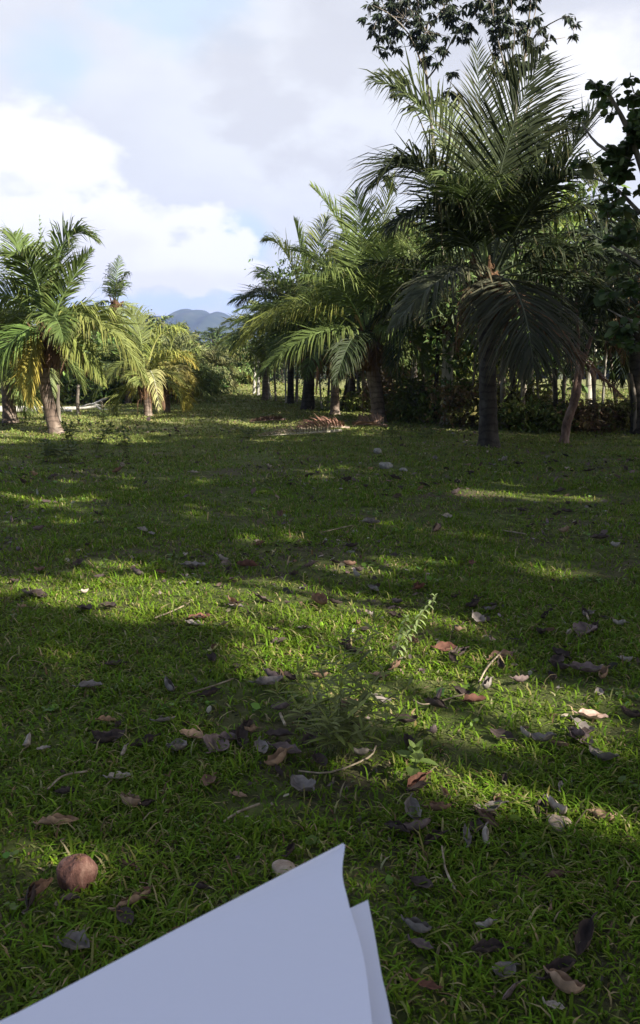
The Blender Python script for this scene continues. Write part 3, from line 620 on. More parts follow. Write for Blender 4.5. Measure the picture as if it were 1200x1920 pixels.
def build_shade():
    for k, (x, y, z) in enumerate(SH):
        bx, by = x, y
        root = thing('shade_tree', (bx, by, 0), 'tall broad-leaved shade tree ' + ('beside' if by > 2 else 'behind') + ' the viewer on the right, ' + ORD2[k] + ' of the row', 'tree', 'tall shade trees along the right side')
        a, b = MB(), MB(); tube(a, smooth_path([(0, 0, -.05), (.2 * math.sin(k), .1, z * .5), (0, 0, z + 1.5)], 12), np.linspace(.26, .08, 12), 9, lump=.04)
        n = 4300; P = norm(rng.normal(size=(n, 3))) * (rng.random((n, 1)) ** .38) * np.array([3.1, 3.1, 2.7]) + [0, 0, z]
        for j in range(14):
            q = P[j * 7]; f = rng.uniform(.45, .9); tube(a, bez(np.array([0, 0, z * f]), (np.array([0, 0, z * f]) + q) / 2 + [0, 0, .3], q, 7), np.linspace(.09, .02, 7), 5)
        keep = ~(in_lit(P + [bx, by, 0]) | in_frame(P + [bx, by, 0])); P = P[keep]  # crown shaped for the light
        leaves(b, P, .25, (.07, .10, .03), droop=.5, aspect=.6)
        a.build('trunk', M_BARK, root, True); b.build('crown', M_LEAF, root)
build_shade()

def px_tree(label, Y, trunk, branches, clusters, r0, lsize, col, dens=1.0, bark=M_PALE, name='slender_tree', droop=1.0, aspect=.36, seed=0):
    b0 = at(trunk[0][0], trunk[0][1], Y); b0[2] = hgt(b0[0], b0[1]) - .05
    root = thing(name, b0, label, 'tree'); a, b = MB(), MB(); s = Y / FPX
    P = [b0 * 0] + [at(x, y, Y) - b0 for x, y in trunk[1:]]; n = 20
    tube(a, smooth_path(P, n), np.linspace(1, .3, n) * r0, 8, lump=.04)
    for br in branches:
        q = np.array([at(x, y, Y + (i * .35 if len(br) % 2 else -i * .35)) - b0 for i, (x, y) in enumerate(br)]); tube(a, smooth_path(q, 9), np.linspace(.42, .10, 9) * r0, 5)
    for x, y, r in clusters:
        c = at(x, y, Y + rng.normal() * r * s * .8) - b0; R_ = r * s; m = max(2, int(5 * (r / 20) ** 2))
        for k in range(m):
            q = c + rng.normal(size=3) * R_ * .5
            tube(a, np.array([c + (q - c) * .1 - [0, 0, R_ * .3], q]), np.array([.012, .006]), 3)
            nl = int(rng.integers(9, 17) * dens); D = rng.normal(size=(nl, 3)) * [1, 1, .35]
            leaves(b, q + norm(D) * .04, lsize, col, droop=droop, aspect=aspect, D=norm(D), cvar=.3)
    a.build('trunk', bark, root, True); b.build('crown', M_LEAF, root); return root
px_tree('tall slender pale-trunked tree behind the big palm, crown in drooping leaf tufts', 25, [(838, 780), (830, 500), (815, 300), (798, 130), (786, 40), (780, -60)],
  [[(798, 140), (770, 70), (735, 30), (700, 10)], [(800, 150), (830, 110), (850, 70), (870, 40)], [(812, 290), (780, 210), (745, 180)], [(805, 200), (835, 190), (850, 135)], [(792, 80), (820, 30), (850, -10)], [(786, 50), (750, 0), (720, -40)]],
  [(760, 20, 38), (800, 45, 36), (725, 15, 30), (700, 50, 20), (690, 30, 14), (840, 20, 30), (775, 75, 26), (815, 90, 24), (740, 60, 26), (720, 85, 16), (870, 30, 22), (878, 65, 16), (755, 145, 22), (735, 175, 16), (770, 180, 16), (795, 110, 16), (820, 180, 16), (845, 190, 14), (835, 10, 24), (762, -30, 50), (830, -40, 50), (850, 132, 7), (842, 165, 12), (860, 175, 12), (890, 20, 20), (730, 325, 10), (735, 345, 8)], .065, .16, (.03, .042, .022), 2.0, bark=M_BARK, aspect=.32)
px_tree('tall forked slender tree right of the other, with bare twigs reaching right', 24.5, [(985, 790), (978, 500), (968, 300), (968, 180), (985, 100), (1000, -60)],
  [[(968, 190), (945, 120), (930, 60), (920, 0)], [(968, 200), (960, 120), (965, 60), (955, -20)], [(980, 110), (1020, 80), (1060, 70)], [(985, 100), (1010, 60), (1050, 35), (1070, 30)], [(966, 260), (1000, 180), (1015, 160)], [(985, 90), (1000, 40), (1010, -20)]],
  [(925, 30, 30), (940, 60, 24), (930, 90, 20), (985, 45, 20), (995, 70, 18), (955, 110, 24), (975, 125, 24), (1000, 120, 18), (945, 140, 16), (1075, 55, 14), (1062, 32, 13), (1010, 85, 16), (1020, 72, 12), (1005, 160, 12), (920, 0, 30), (990, -10, 30), (940, -40, 50), (1010, -50, 40), (930, 120, 12), (1015, 60, 10), (1000, 30, 16)], .065, .16, (.03, .042, .022), 2.0, bark=M_BARK, aspect=.32)
# big-leaved climber-hung tree at the right edge
RCL = [(1116, 155, 10), (1135, 172, 12), (1080, 215, 6), (1150, 195, 14), (1190, 170, 20), (1210, 230, 30), (1085, 300, 9)]
for _k in range(38):
    _y = 215 + 430 * random.random(); _x = 1162 - 35 * math.sin((_y - 200) / 430 * 3.1) ** 2 + abs(random.gauss(0, 55)); RCL.append((_x, _y, random.uniform(11, 22)))
px_tree('broad-leaved tree with large rounded dark leaves filling the right edge', 12.5, [(1330, 950), (1290, 600), (1230, 400), (1180, 250), (1135, 165)],
  [[(1200, 400), (1150, 350), (1100, 330)], [(1240, 520), (1160, 470), (1110, 440)], [(1180, 300), (1120, 270), (1080, 215)], [(1260, 620), (1180, 600), (1140, 580)]],
  RCL, .08, .095, (.065, .10, .03), 1.3, bark=M_BARK, name='broad_leaved_tree', droop=.35, aspect=.85)

# background trees behind the grove
GB = 'leafy trees closing the view behind the grove'
def bgtree(px, Y, ty, spread, col, lb, bark=M_BARK, n=5200, ls=.26, group=GB):
    g = at(px, 740, Y); z = at(px, ty, Y)[2] - (1.3 if group != GB else 0)
    return tree('leafy_tree', lb, 'tree', (g[0], g[1], hgt(g[0], g[1])), z, spread, 18, n, ls, col, bark, group, r0=.13, zlo=.34 if group == GB else .15, rcl=.75, droop=.6, aspect=.45)
LG = (.13, .17, .045)
for a in ((745, 30, 455, 2.4, LG, 'leafy tree with small sunlit leaves between the two biggest palms'), (800, 33, 430, 2.8, LG, 'taller leafy tree just left behind the big dark palm'),
          (880, 30, 400, 2.6, GREEN, 'leafy tree directly behind the big dark palm'), (962, 29, 275, 2.0, (.14, .19, .035), 'bright yellow-green tree showing through the right side of the big palm'), (1030, 33, 430, 3.0, GREEN, 'leafy tree right of the big dark palm'),
          (1110, 31, 470, 2.4, DGREEN, 'dark leafy tree above the wire fence'), (1190, 30, 420, 3.0, DGREEN, 'dark leafy tree at the far right edge'), (700, 38, 520, 3.0, DGREEN, 'dark leafy tree at the back of the grove centre')):
    bgtree(*a)
# bare forked pale tree on the right
px_tree('small pale forked bare tree beyond the wire fence', 27, [(1105, 760), (1104, 700), (1102, 680)], [[(1102, 685), (1118, 665), (1128, 645), (1133, 620)], [(1102, 690), (1105, 650), (1110, 625)], [(1118, 668), (1115, 640), (1120, 615)], [(1103, 690), (1095, 655), (1098, 620)]], [(1130, 610, 10), (1098, 612, 8)], .13, .2, LG, .5)
# leaning trunk by the fence
def leaning():
    Y = 19.6; b = gnd(1056, 832); Y = b[1]; root = thing('leaning_tree', b, 'leaning tree with peeling pinkish bark beside the wire fence', 'tree')
    P = [b * 0 + [0, 0, -.05], at(1064, 790, Y) - b, at(1082, 740, Y) - b, at(1090, 690, Y + .3) - b, at(1120, 600, Y + .5) - b]
    a, c = MB(), MB(); tube(a, smooth_path(P, 18), np.linspace(.10, .035, 18), 9, lump=.10)
    tube(a, smooth_path([P[1], at(1075, 740, Y) - b, at(1085, 660, Y) - b, at(1080, 560, Y) - b], 10), np.linspace(.06, .02, 10), 6)
    for q in (P[-1], at(1080, 560, Y) - b, at(1110, 560, Y) - b): leaves(c, q + rng.normal(size=(260, 3)) * .5, .16, DGREEN)
    a.build('trunk', noisemat('peeling_bark', [(.05, .03, .025), (.17, .11, .09), (.34, .26, .22)], 9, .9, .7, (1, 1, .4)), root, True); c.build('crown', M_LEAF, root)
leaning()
LM = [(470, 'the two white stems'), (497, 'the olive grove-edge palm'), (545, 'the dark leaning palm'), (577, 'the grey-tipped palm'), (628, 'the dark skirted palm'), (711, 'the curved-trunk palm'), (838, 'the stout pale trunk'), (916, 'the big black trunk'), (1056, 'the leaning tree'), (1250, 'the right picture edge')]
ORD = ('first', 'second', 'third', 'fourth', 'fifth', 'sixth', 'seventh', 'eighth', 'ninth')
def between(px, allpx, what):
    i = max(j for j in range(len(LM) - 1) if LM[j][0] <= px); a, b = LM[i], LM[i + 1]; same = sorted(q for q in allpx if a[0] <= q < b[0]); n = same.index(px)
    return '%s between %s and %s' % (what if len(same) == 1 else ORD[n] + ' ' + what, a[1], b[1])
# slender stems in the grove
GS = 'slender stems standing in the grove'
def stem(px, Y, ty, r, lb, bark=M_PALE, lean=0, leafy=True, name='slender_tree', group=GS, n=500):
    g = at(px, 740, Y); g[2] = hgt(g[0], g[1]); top = at(px + lean, ty, Y)
    root = thing(name, g, lb, 'tree', group); a, c = MB(), MB(); P = [g * 0 - [0, 0, .05], (top - g) * .5 + rng.normal(size=3) * [.08, .08, 0], top - g]
    tube(a, smooth_path(P, 12), np.linspace(1, .45, 12) * r, 7, lump=.05)
    if leafy:
        for k in range(6):
            q = (top - g) + rng.normal(size=3) * [.7, .7, .5]; tube(a, np.array([(top - g) * rng.uniform(.8, 1), q]), np.array([r * .3, r * .1]), 4)
            leaves(c, q + rng.normal(size=(n // 6, 3)) * .4, .2, GREEN, droop=.7)
        c.build('crown', M_LEAF, root)
    a.build('trunk', bark, root, True)
for a in ((476, 46, 655, .09, 'left one of two thin white stems at the grove edge', M_LOG), (484, 45, 655, .10, 'right one of two thin white stems at the grove edge', M_LOG), (506, 42, 660, .09, 'pale crooked stem between the white pair and the grove', M_PALE)): stem(*a)
STEMS = ((517, 40), (536, 37), (556, 38), (566, 34), (590, 33), (604, 31), (615, 36), (640, 30), (648, 32), (672, 34), (684, 30), (730, 27), (752, 25), (768, 24.5), (795, 24), (815, 23.5), (870, 22), (888, 24), (945, 20.8), (962, 22), (985, 20.5), (1003, 22), (1020, 21), (1047, 20.6), (1075, 23), (1130, 21), (1165, 22))
for k, (px, Y) in enumerate(STEMS):
    bk, w_ = ((M_BARK, 'thin brown stem'), (M_PALE, 'thin pale stem'), (M_BARK, 'thin brown stem'), (M_PTRUNKD, 'thin dark stem'))[k % 4]
    stem(px, Y, random.randint(540, 630), random.uniform(.035, .085), between(px, [q[0] for q in STEMS], w_), bk, random.uniform(-24, 24), name='thin_tree', group='thin stems in the dim grove undergrowth')
# undergrowth bushes
def bush(label, px, py, Y, w, h, col, n=1500, ls=.12, group=None, bark=M_BARK, g=None, asp=.45, name='bush'):
    if g is None: g = at(px, py, Y)
    g = np.array(g, float); g[2] = hgt(g[0], g[1]); root = thing(name, g, label, 'bush', group); a, c = MB(), MB()
    for k in range(9):
        az = k * 2.4; d = np.array([math.cos(az) * w * .5 * rng.random(), math.sin(az) * w * .4 * rng.random(), h * rng.uniform(.5, .95)])
        tube(a, bez(np.array([0, 0, -.03]), d * [.3, .3, .6], d, 6), np.linspace(.022, .006, 6), 4)
        for j in range(4):
            q = d + rng.normal(size=3) * [w * .16, w * .12, h * .16]; q[2] = max(q[2], .08)
            tube(a, np.array([d * .7, q]), np.array([.01, .004]), 3); leaves(c, q + rng.normal(size=(n // 36, 3)) * [w * .12, w * .12, h * .12], ls, np.array(col) * math.exp(rng.normal() * .25), droop=.35, aspect=asp)
        m = n // 30; q = rng.normal(size=(m, 3)) * [w * .25, w * .2, h * .15] + [0, 0, h * .25]; q[:, 2] = np.abs(q[:, 2]); leaves(c, q, ls, col, droop=.4)
    a.build('stem', bark, root, True); c.build('foliage', M_LEAF, root); return root
GU = 'low bushes in the dim undergrowth along the grove'
LOWB = ((690, 30), (735, 25.5), (760, 24.5), (790, 24), (820, 24.5), (860, 23), (885, 22), (950, 21), (975, 22), (1010, 20.5), (1035, 21.5), (1090, 20.5), (1130, 21), (1170, 20.5))
for k, (px, Y) in enumerate(LOWB):
    c, w_ = (((.13, .16, .04), 'low green bush'), ((.10, .13, .035), 'low dark green bush'), ((.17, .17, .05), 'low olive bush'), ((.17, .12, .06), 'low brownish bush'))[(k * 3 + k // 4) % 4]
    bush(between(px, [q[0] for q in LOWB], w_), px, 770, Y, 1.7, random.uniform(.6, 1.25) * (.55 if px > 1000 else 1), c, 1300, .13, GU)
for px, Y, lb in ((745, 31, 'tall leafy bush right behind the curved-trunk palm'), (830, 31, 'tall leafy bush behind the stout pale trunk'), (900, 29, 'tall leafy bush behind the big black trunk')):
    bush(lb, px, 760, Y, 3.2, random.uniform(2.3, 3.2), random.choice([LG, (.13, .17, .04), OLIVE]), 2400, .2, 'tall leafy bushes behind the grove')
# left background
for px, Y, w, h, c, ls, lb in ((75, 36, 4, 1.9, (.12, .16, .05), .22, 'leafy bush behind the white fallen trunks at the left edge'), (135, 38, 4, 1.8, OLIVE, .22, 'olive bush just right of the left-edge palm trunk'), (195, 37, 4.2, 2.3, (.12, .19, .05), .30, 'big bright-leaved bush right of the fallen white trunks'), (245, 40, 4.2, 2.0, GREEN, .28, 'dark broad-leaved bush left behind the young palms'),
     (345, 44, 4, 1.3, (.12, .17, .05), .2, 'green bush right behind the yellow young palm'), (372, 45, 2.6, .9, (.07, .12, .03), .2, 'low dark green bush left of the grassy mound'), (425, 52, 3.4, 1.0, (.15, .21, .07), .18, 'soft green bush on the grassy mound'), (450, 54, 2.4, .8, (.18, .22, .08), .18, 'pale bush on the right slope of the grassy mound'), (405, 58, 5, 1.6, (.17, .18, .09), .22, 'greyish bush behind the grassy mound'), (320, 52, 4.6, 2.6, OLIVE, .32, 'tall olive bush behind the young palms')):
    bush(lb, px, 740, Y, w, h, c, 2400, ls)
GT = 'trees in the far tree line at left'
t0 = None
for i, (px, Y, ty, sp, c, lb) in enumerate(((60, 55, 625, 3.6, (.14, .17, .07), 'far leafy tree behind the left-edge palm'), (120, 50, 630, 3.4, (.13, .17, .06), 'far leafy tree between the left-edge palm and the tall tufted palm'), (175, 60, 612, 3.8, (.09, .12, .05), 'far dark tree left of the tall tufted palm'), (255, 58, 625, 3.6, OLIVE, 'far olive tree right of the tall tufted palm'),
      (300, 75, 632, 4.2, (.14, .17, .07), 'far rounded tree above the young palms'), (345, 85, 668, 4.5, OLIVE, 'far olive tree below the mountain, left part'), (385, 80, 676, 4.0, (.12, .14, .06), 'far grey-green tree below the mountain, centre'), (425, 95, 680, 4.5, (.14, .18, .07), 'far green tree below the mountain, right part'), (470, 75, 668, 4.0, GREEN, 'far green tree at the left edge of the grove'), (530, 70, 650, 4.0, DGREEN, 'far dark tree behind the left part of the grove'))):
    bgtree(px, Y, ty, sp, c, lb, n=7000, ls=.26, group=GT)
def far_wood():
    mb = MB()
    for Y in (130, 170, 220):
        for k in range(34):
            x = (k / 33 - .5) * 1.15 * Y + rng.normal() * 3; h = rng.uniform(3.6, 6.5) * Y / 170; c = np.array([x, Y + rng.normal() * 8, h * .55])
            P = c + norm(rng.normal(size=(420, 3))) * (rng.random((420, 1)) ** .3) * [5, 4, h * .5]
            leaves(mb, P, 1.3, (.07, .095, .035), droop=.3, aspect=.7)
            tube(mb, np.array([[x, c[1], 0], [x, c[1], h * .6]]), np.array([.3, .15]), 5, (.12, .10, .08))
    o = mb.build('far_wood', M_LEAF); o['kind'] = 'stuff'; o['label'] = 'far-off wood reading as one green mass'; o['category'] = 'wood'
far_wood()

# ------------------------------------------------------------ fence, logs, posts, shelter
def fence():
    root = thing('wire_fence', gnd(958, 806), 'wire fence on thin weathered posts, right of the big palm', 'fence'); b = np.array(root.location)
    pts = [np.array([*gnd(px, py)]) for px, py in ((870, 792), (935, 797), (988, 801), (1052, 806), (1110, 810), (1190, 815))]
    for i, p in enumerate(pts):
        mb = MB(); q = p - b; tube(mb, smooth_path([q - [0, 0, .1], q + [rng.normal() * .02, 0, .7], q + [rng.normal() * .06, 0, 1.35 + rng.normal() * .1]], 7), .045, 7, lump=.1); mb.build('post', M_BARK, root, True)
    for z in (.45, .8, 1.12):
        mb = MB(); P = []
        for i in range(len(pts) - 1):
            for t in np.linspace(0, 1, 6, endpoint=False): P.append(pts[i] * (1 - t) + pts[i + 1] * t - b + [0, 0, z - .06 * math.sin(math.pi * t)])
        P.append(pts[-1] - b + [0, 0, z]); tube(mb, np.array(P), .006, 4)
        for p in P[::2]:
            d = rng.normal(size=3) * .03; tube(mb, np.array([p - d, p + d]), .004, 3)
        mb.build('wire', M_WIRE, root)
fence()
def logs():
    Y = 31
    for lb, segs in (('long white fallen trunk lying upper and tilted up at its right end', [[(-40, 778, 0), (60, 768, 0), (150, 764, 0), (202, 746, .3)], [(150, 764, 0), (172, 758, -.3), (196, 762, -.5)]]),
                     ('white fallen forked branch lying just below the long white trunk', [[(-30, 790, -1), (60, 776, -1), (130, 770, -1.2), (182, 762, -1.2)], [(182, 762, -1.2), (190, 768, -1.4), (203, 772, -1.5)], [(120, 771, -1.2), (135, 764, -1), (150, 766, -.8)]]),
                     ('short white fallen branch piece at the bottom of the log heap', [[(0, 786, -2), (70, 779, -2), (118, 774, -2.1), (135, 780, -2.2)]])):
        P = [np.array([at(x, y, Y + d) for x, y, d in s]) for s in segs]; b = P[0][0].copy(); b[2] = 0
        root = thing('driftwood_log', b, lb, 'log', 'white fallen trunks at left'); mb = MB()
        for i, p in enumerate(P):
            p[:, 2] = np.maximum(p[:, 2], .08); tube(mb, smooth_path(p - b, 14), np.linspace(1, .5, 14) * (.075 if i == 0 else .045), 8, lump=.06)
        mb.build('trunk', M_LOG, root, True)
logs()
def post(px, by, ty, r, lb, lean=0, leafy=False):
    g = gnd(px, by); root = thing('stake', g, lb, 'stake', 'thin stakes and stems on the left lawn'); t = at(px + lean, ty, g[1]) - g; mb = MB()
    tube(mb, smooth_path([g * 0 - [0, 0, .05], t * .5 + rng.normal(size=3) * .02, t], 8), np.linspace(1, .8, 8) * r, 7, lump=.08); mb.build('stem', M_BARK, root, True)
post(146, 778, 722, .06, 'thin upright stake in front of the white fallen trunks, left one', 1); post(196, 782, 752, .05, 'short leaning stake at the right end of the white fallen trunks', -6); post(112, 792, 722, .06, 'thin dark stem right beside the left-edge palm trunk', -3)
def shelter():
    g = at(462, 728, 58); g[2] = hgt(g[0], g[1]); root = thing('shelter', g, 'small dark low shelter on posts between trees at the far end of the lawn', 'shelter')
    mb = MB(); mb.add([(-1.3, -.9, 1.15), (1.3, -.9, 1.25), (1.3, .9, 1.15), (-1.3, .9, 1.1), (-1.2, 0, 1.55), (1.2, 0, 1.6)], [(0, 1, 5, 4), (2, 3, 4, 5), (0, 3, 2, 1)], [(0, 4, 3), (1, 2, 5)]); mb.build('roof', M_FIBRE, root)
    for x in (-1.1, 0, 1.1):
        for y in (-.7, .7):
            mb = MB(); tube(mb, np.array([[x, y, -.1], [x, y, 1.15]]), .06, 6); mb.build('post', M_PALE, root)
    mb = MB(); mb.add([(-1.2, -.75, .45), (1.2, -.75, .45), (1.2, -.70, .45), (-1.2, -.70, .45), (-1.2, -.75, .75), (1.2, -.75, .75), (1.2, -.70, .75), (-1.2, -.70, .75)], [(0, 1, 5, 4), (3, 7, 6, 2), (4, 5, 6, 7), (0, 3, 2, 1), (0, 4, 7, 3), (1, 2, 6, 5)]); mb.build('rail', M_FIBRE, root)
shelter()
# fallen fronds
def fallen_frond(lb, p0, p1, lift, col, ll, n=44):
    a = gnd(*p0); c = gnd(*p1); root = thing('fallen_frond', a, lb, 'palm frond', 'dry fallen palm fronds'); mb = MB(); d = c - a
    frond(mb, np.array([0, 0, .06]), d * .5 + [0, 0, lift], d + [0, 0, .05], ll=ll, n=n, w=.03, droop=.5, col=col, v=.75, rw=.035, start=.1); mb.build('leaf_blade', M_DRY, root)
fallen_frond('reddish dry palm frond fallen in front of the grove, leaflets standing up', (655, 806), (560, 808), .12, (.30, .17, .13), .45)
fallen_frond('grey-brown dry frond lying flat left of the reddish fallen frond', (640, 812), (485, 822), .05, (.24, .20, .15), .35)
fallen_frond('dark brown husk-like fallen frond on the lawn left of the grove', (535, 790), (470, 794), .08, (.09, .055, .045), .25)
fallen_frond('dry frond lying at the foot of the curved-trunk palm', (725, 802), (665, 800), .08, (.22, .14, .10), .4)

# ------------------------------------------------------------ dry leaves, husks, stones, twigs on the lawn
def leaf_mesh(L_, W, curl, cup, tone, seed, kind='leaf', twist=0.):
    """broad dry leaf: midrib, wavy edge, curled; origin at its middle, lying flat on z = 0"""
    r = np.random.default_rng(seed); nu, nv = 12, 9; u = np.linspace(0, 1, nu); v = np.linspace(-1, 1, nv)
    wid = np.sin(np.pi * np.clip(u, .0, 1) ** .8) ** .75 * W / 2; wid[0] = .002; wid[-1] = .001
    wid = wid * (1 + r.normal(size=nu) * .07)
    V = np.zeros((nu, nv, 3)); V[..., 0] = (u[:, None] - .5) * L_ + np.abs(v)[None] * wid[:, None] * .15
    V[..., 1] = v[None] * wid[:, None]
    ang = curl * (u - .5)                              # curl along the length
    x = V[..., 0].copy(); Rr = L_ / max(abs(curl), .05)
    V[..., 2] = (1 - np.cos(ang))[:, None] * Rr * np.sign(curl) ; V[..., 0] = np.where(True, np.sin(ang)[:, None] * Rr + (x - (u[:, None] - .5) * L_), 0)
    a = cup * np.abs(v)[None] * np.ones((nu, 1)); V[..., 2] += np.sin(a) * wid[:, None] * np.abs(v)[None]; V[..., 1] *= np.cos(a)
    V[..., 2] += .035 * L_ * np.sin(u[:, None] * 17 + seed + v[None] * 2.2) * np.abs(v)[None] ** 1.5 + r.normal(size=(nu, nv)) * .006 * L_
    V[..., 2] -= .02 * L_ * (np.abs(v)[None] < .05)
    if twist:
        tw = twist * (u - .5)[:, None]; y, z = V[..., 1].copy(), V[..., 2].copy(); V[..., 1] = y * np.cos(tw) - z * np.sin(tw); V[..., 2] = y * np.sin(tw) + z * np.cos(tw)
    V[..., 2] -= V[..., 2].min()
    i = np.arange(nu - 1)[:, None] * nv + np.arange(nv - 1)[None]; q = np.stack([i, i + 1, i + nv + 1, i + nv], -1).reshape(-1, 4)
    vein = (np.abs(v)[None] < .05) * 1. + (np.sin((u[:, None] * 8 - np.abs(v)[None] * 1.6) * 6.28) > .8) * .35
    C = np.array(tone)[None, None] * (1 + .35 * vein[..., None]) * (1 + r.normal(size=(nu, nv, 1)) * .12) * (.75 + .25 * np.abs(v)[None, :, None])
    mb = MB(); mb.add(V.reshape(-1, 3), q, None, np.clip(C.reshape(-1, 3), .01, .8))
    e = V[0, nv // 2]; tube(mb, np.array([e, e + [-.1 * L_, .005, .004], e + [-.16 * L_, .012, .006]]), np.array([.004, .003, .002]), 5, tuple(np.array(tone) * .8))
    return mb
TONE = F(grey=(.22, .19, .175), pgrey=(.17, .125, .12), pale=(.40, .34, .29), tan=(.36, .24, .16), orange=(.33, .20, .12), brown=(.20, .12, .085), dark=(.075, .055, .050), red=(.15, .07, .05), green=(.42, .40, .20), pink=(.42, .29, .24))
def scale_at(g): return np.linalg.norm(np.array(g) - CAM) / FPX
def put_leaf(px, py, size, tone, label, curl=.8, cup=.5, rz=None, tilt=0., asp=.62, lift=.022, twist=0., group=None):
    g = gnd(px, py); s = scale_at(g) * size * 1.02; seed = int(px * 7 + py)
    mb = leaf_mesh(s, s * asp, curl, cup, TONE[tone], seed, twist=twist)
    o = mb.build('dry_leaf', M_DRY, None, True); o.location = (g[0], g[1], g[2] + lift)
    rz = random.uniform(0, 6.28) if rz is None else rz
    o.rotation_euler = (tilt, random.uniform(-.15, .15), rz); tag(o, label, 'leaf', group); return o
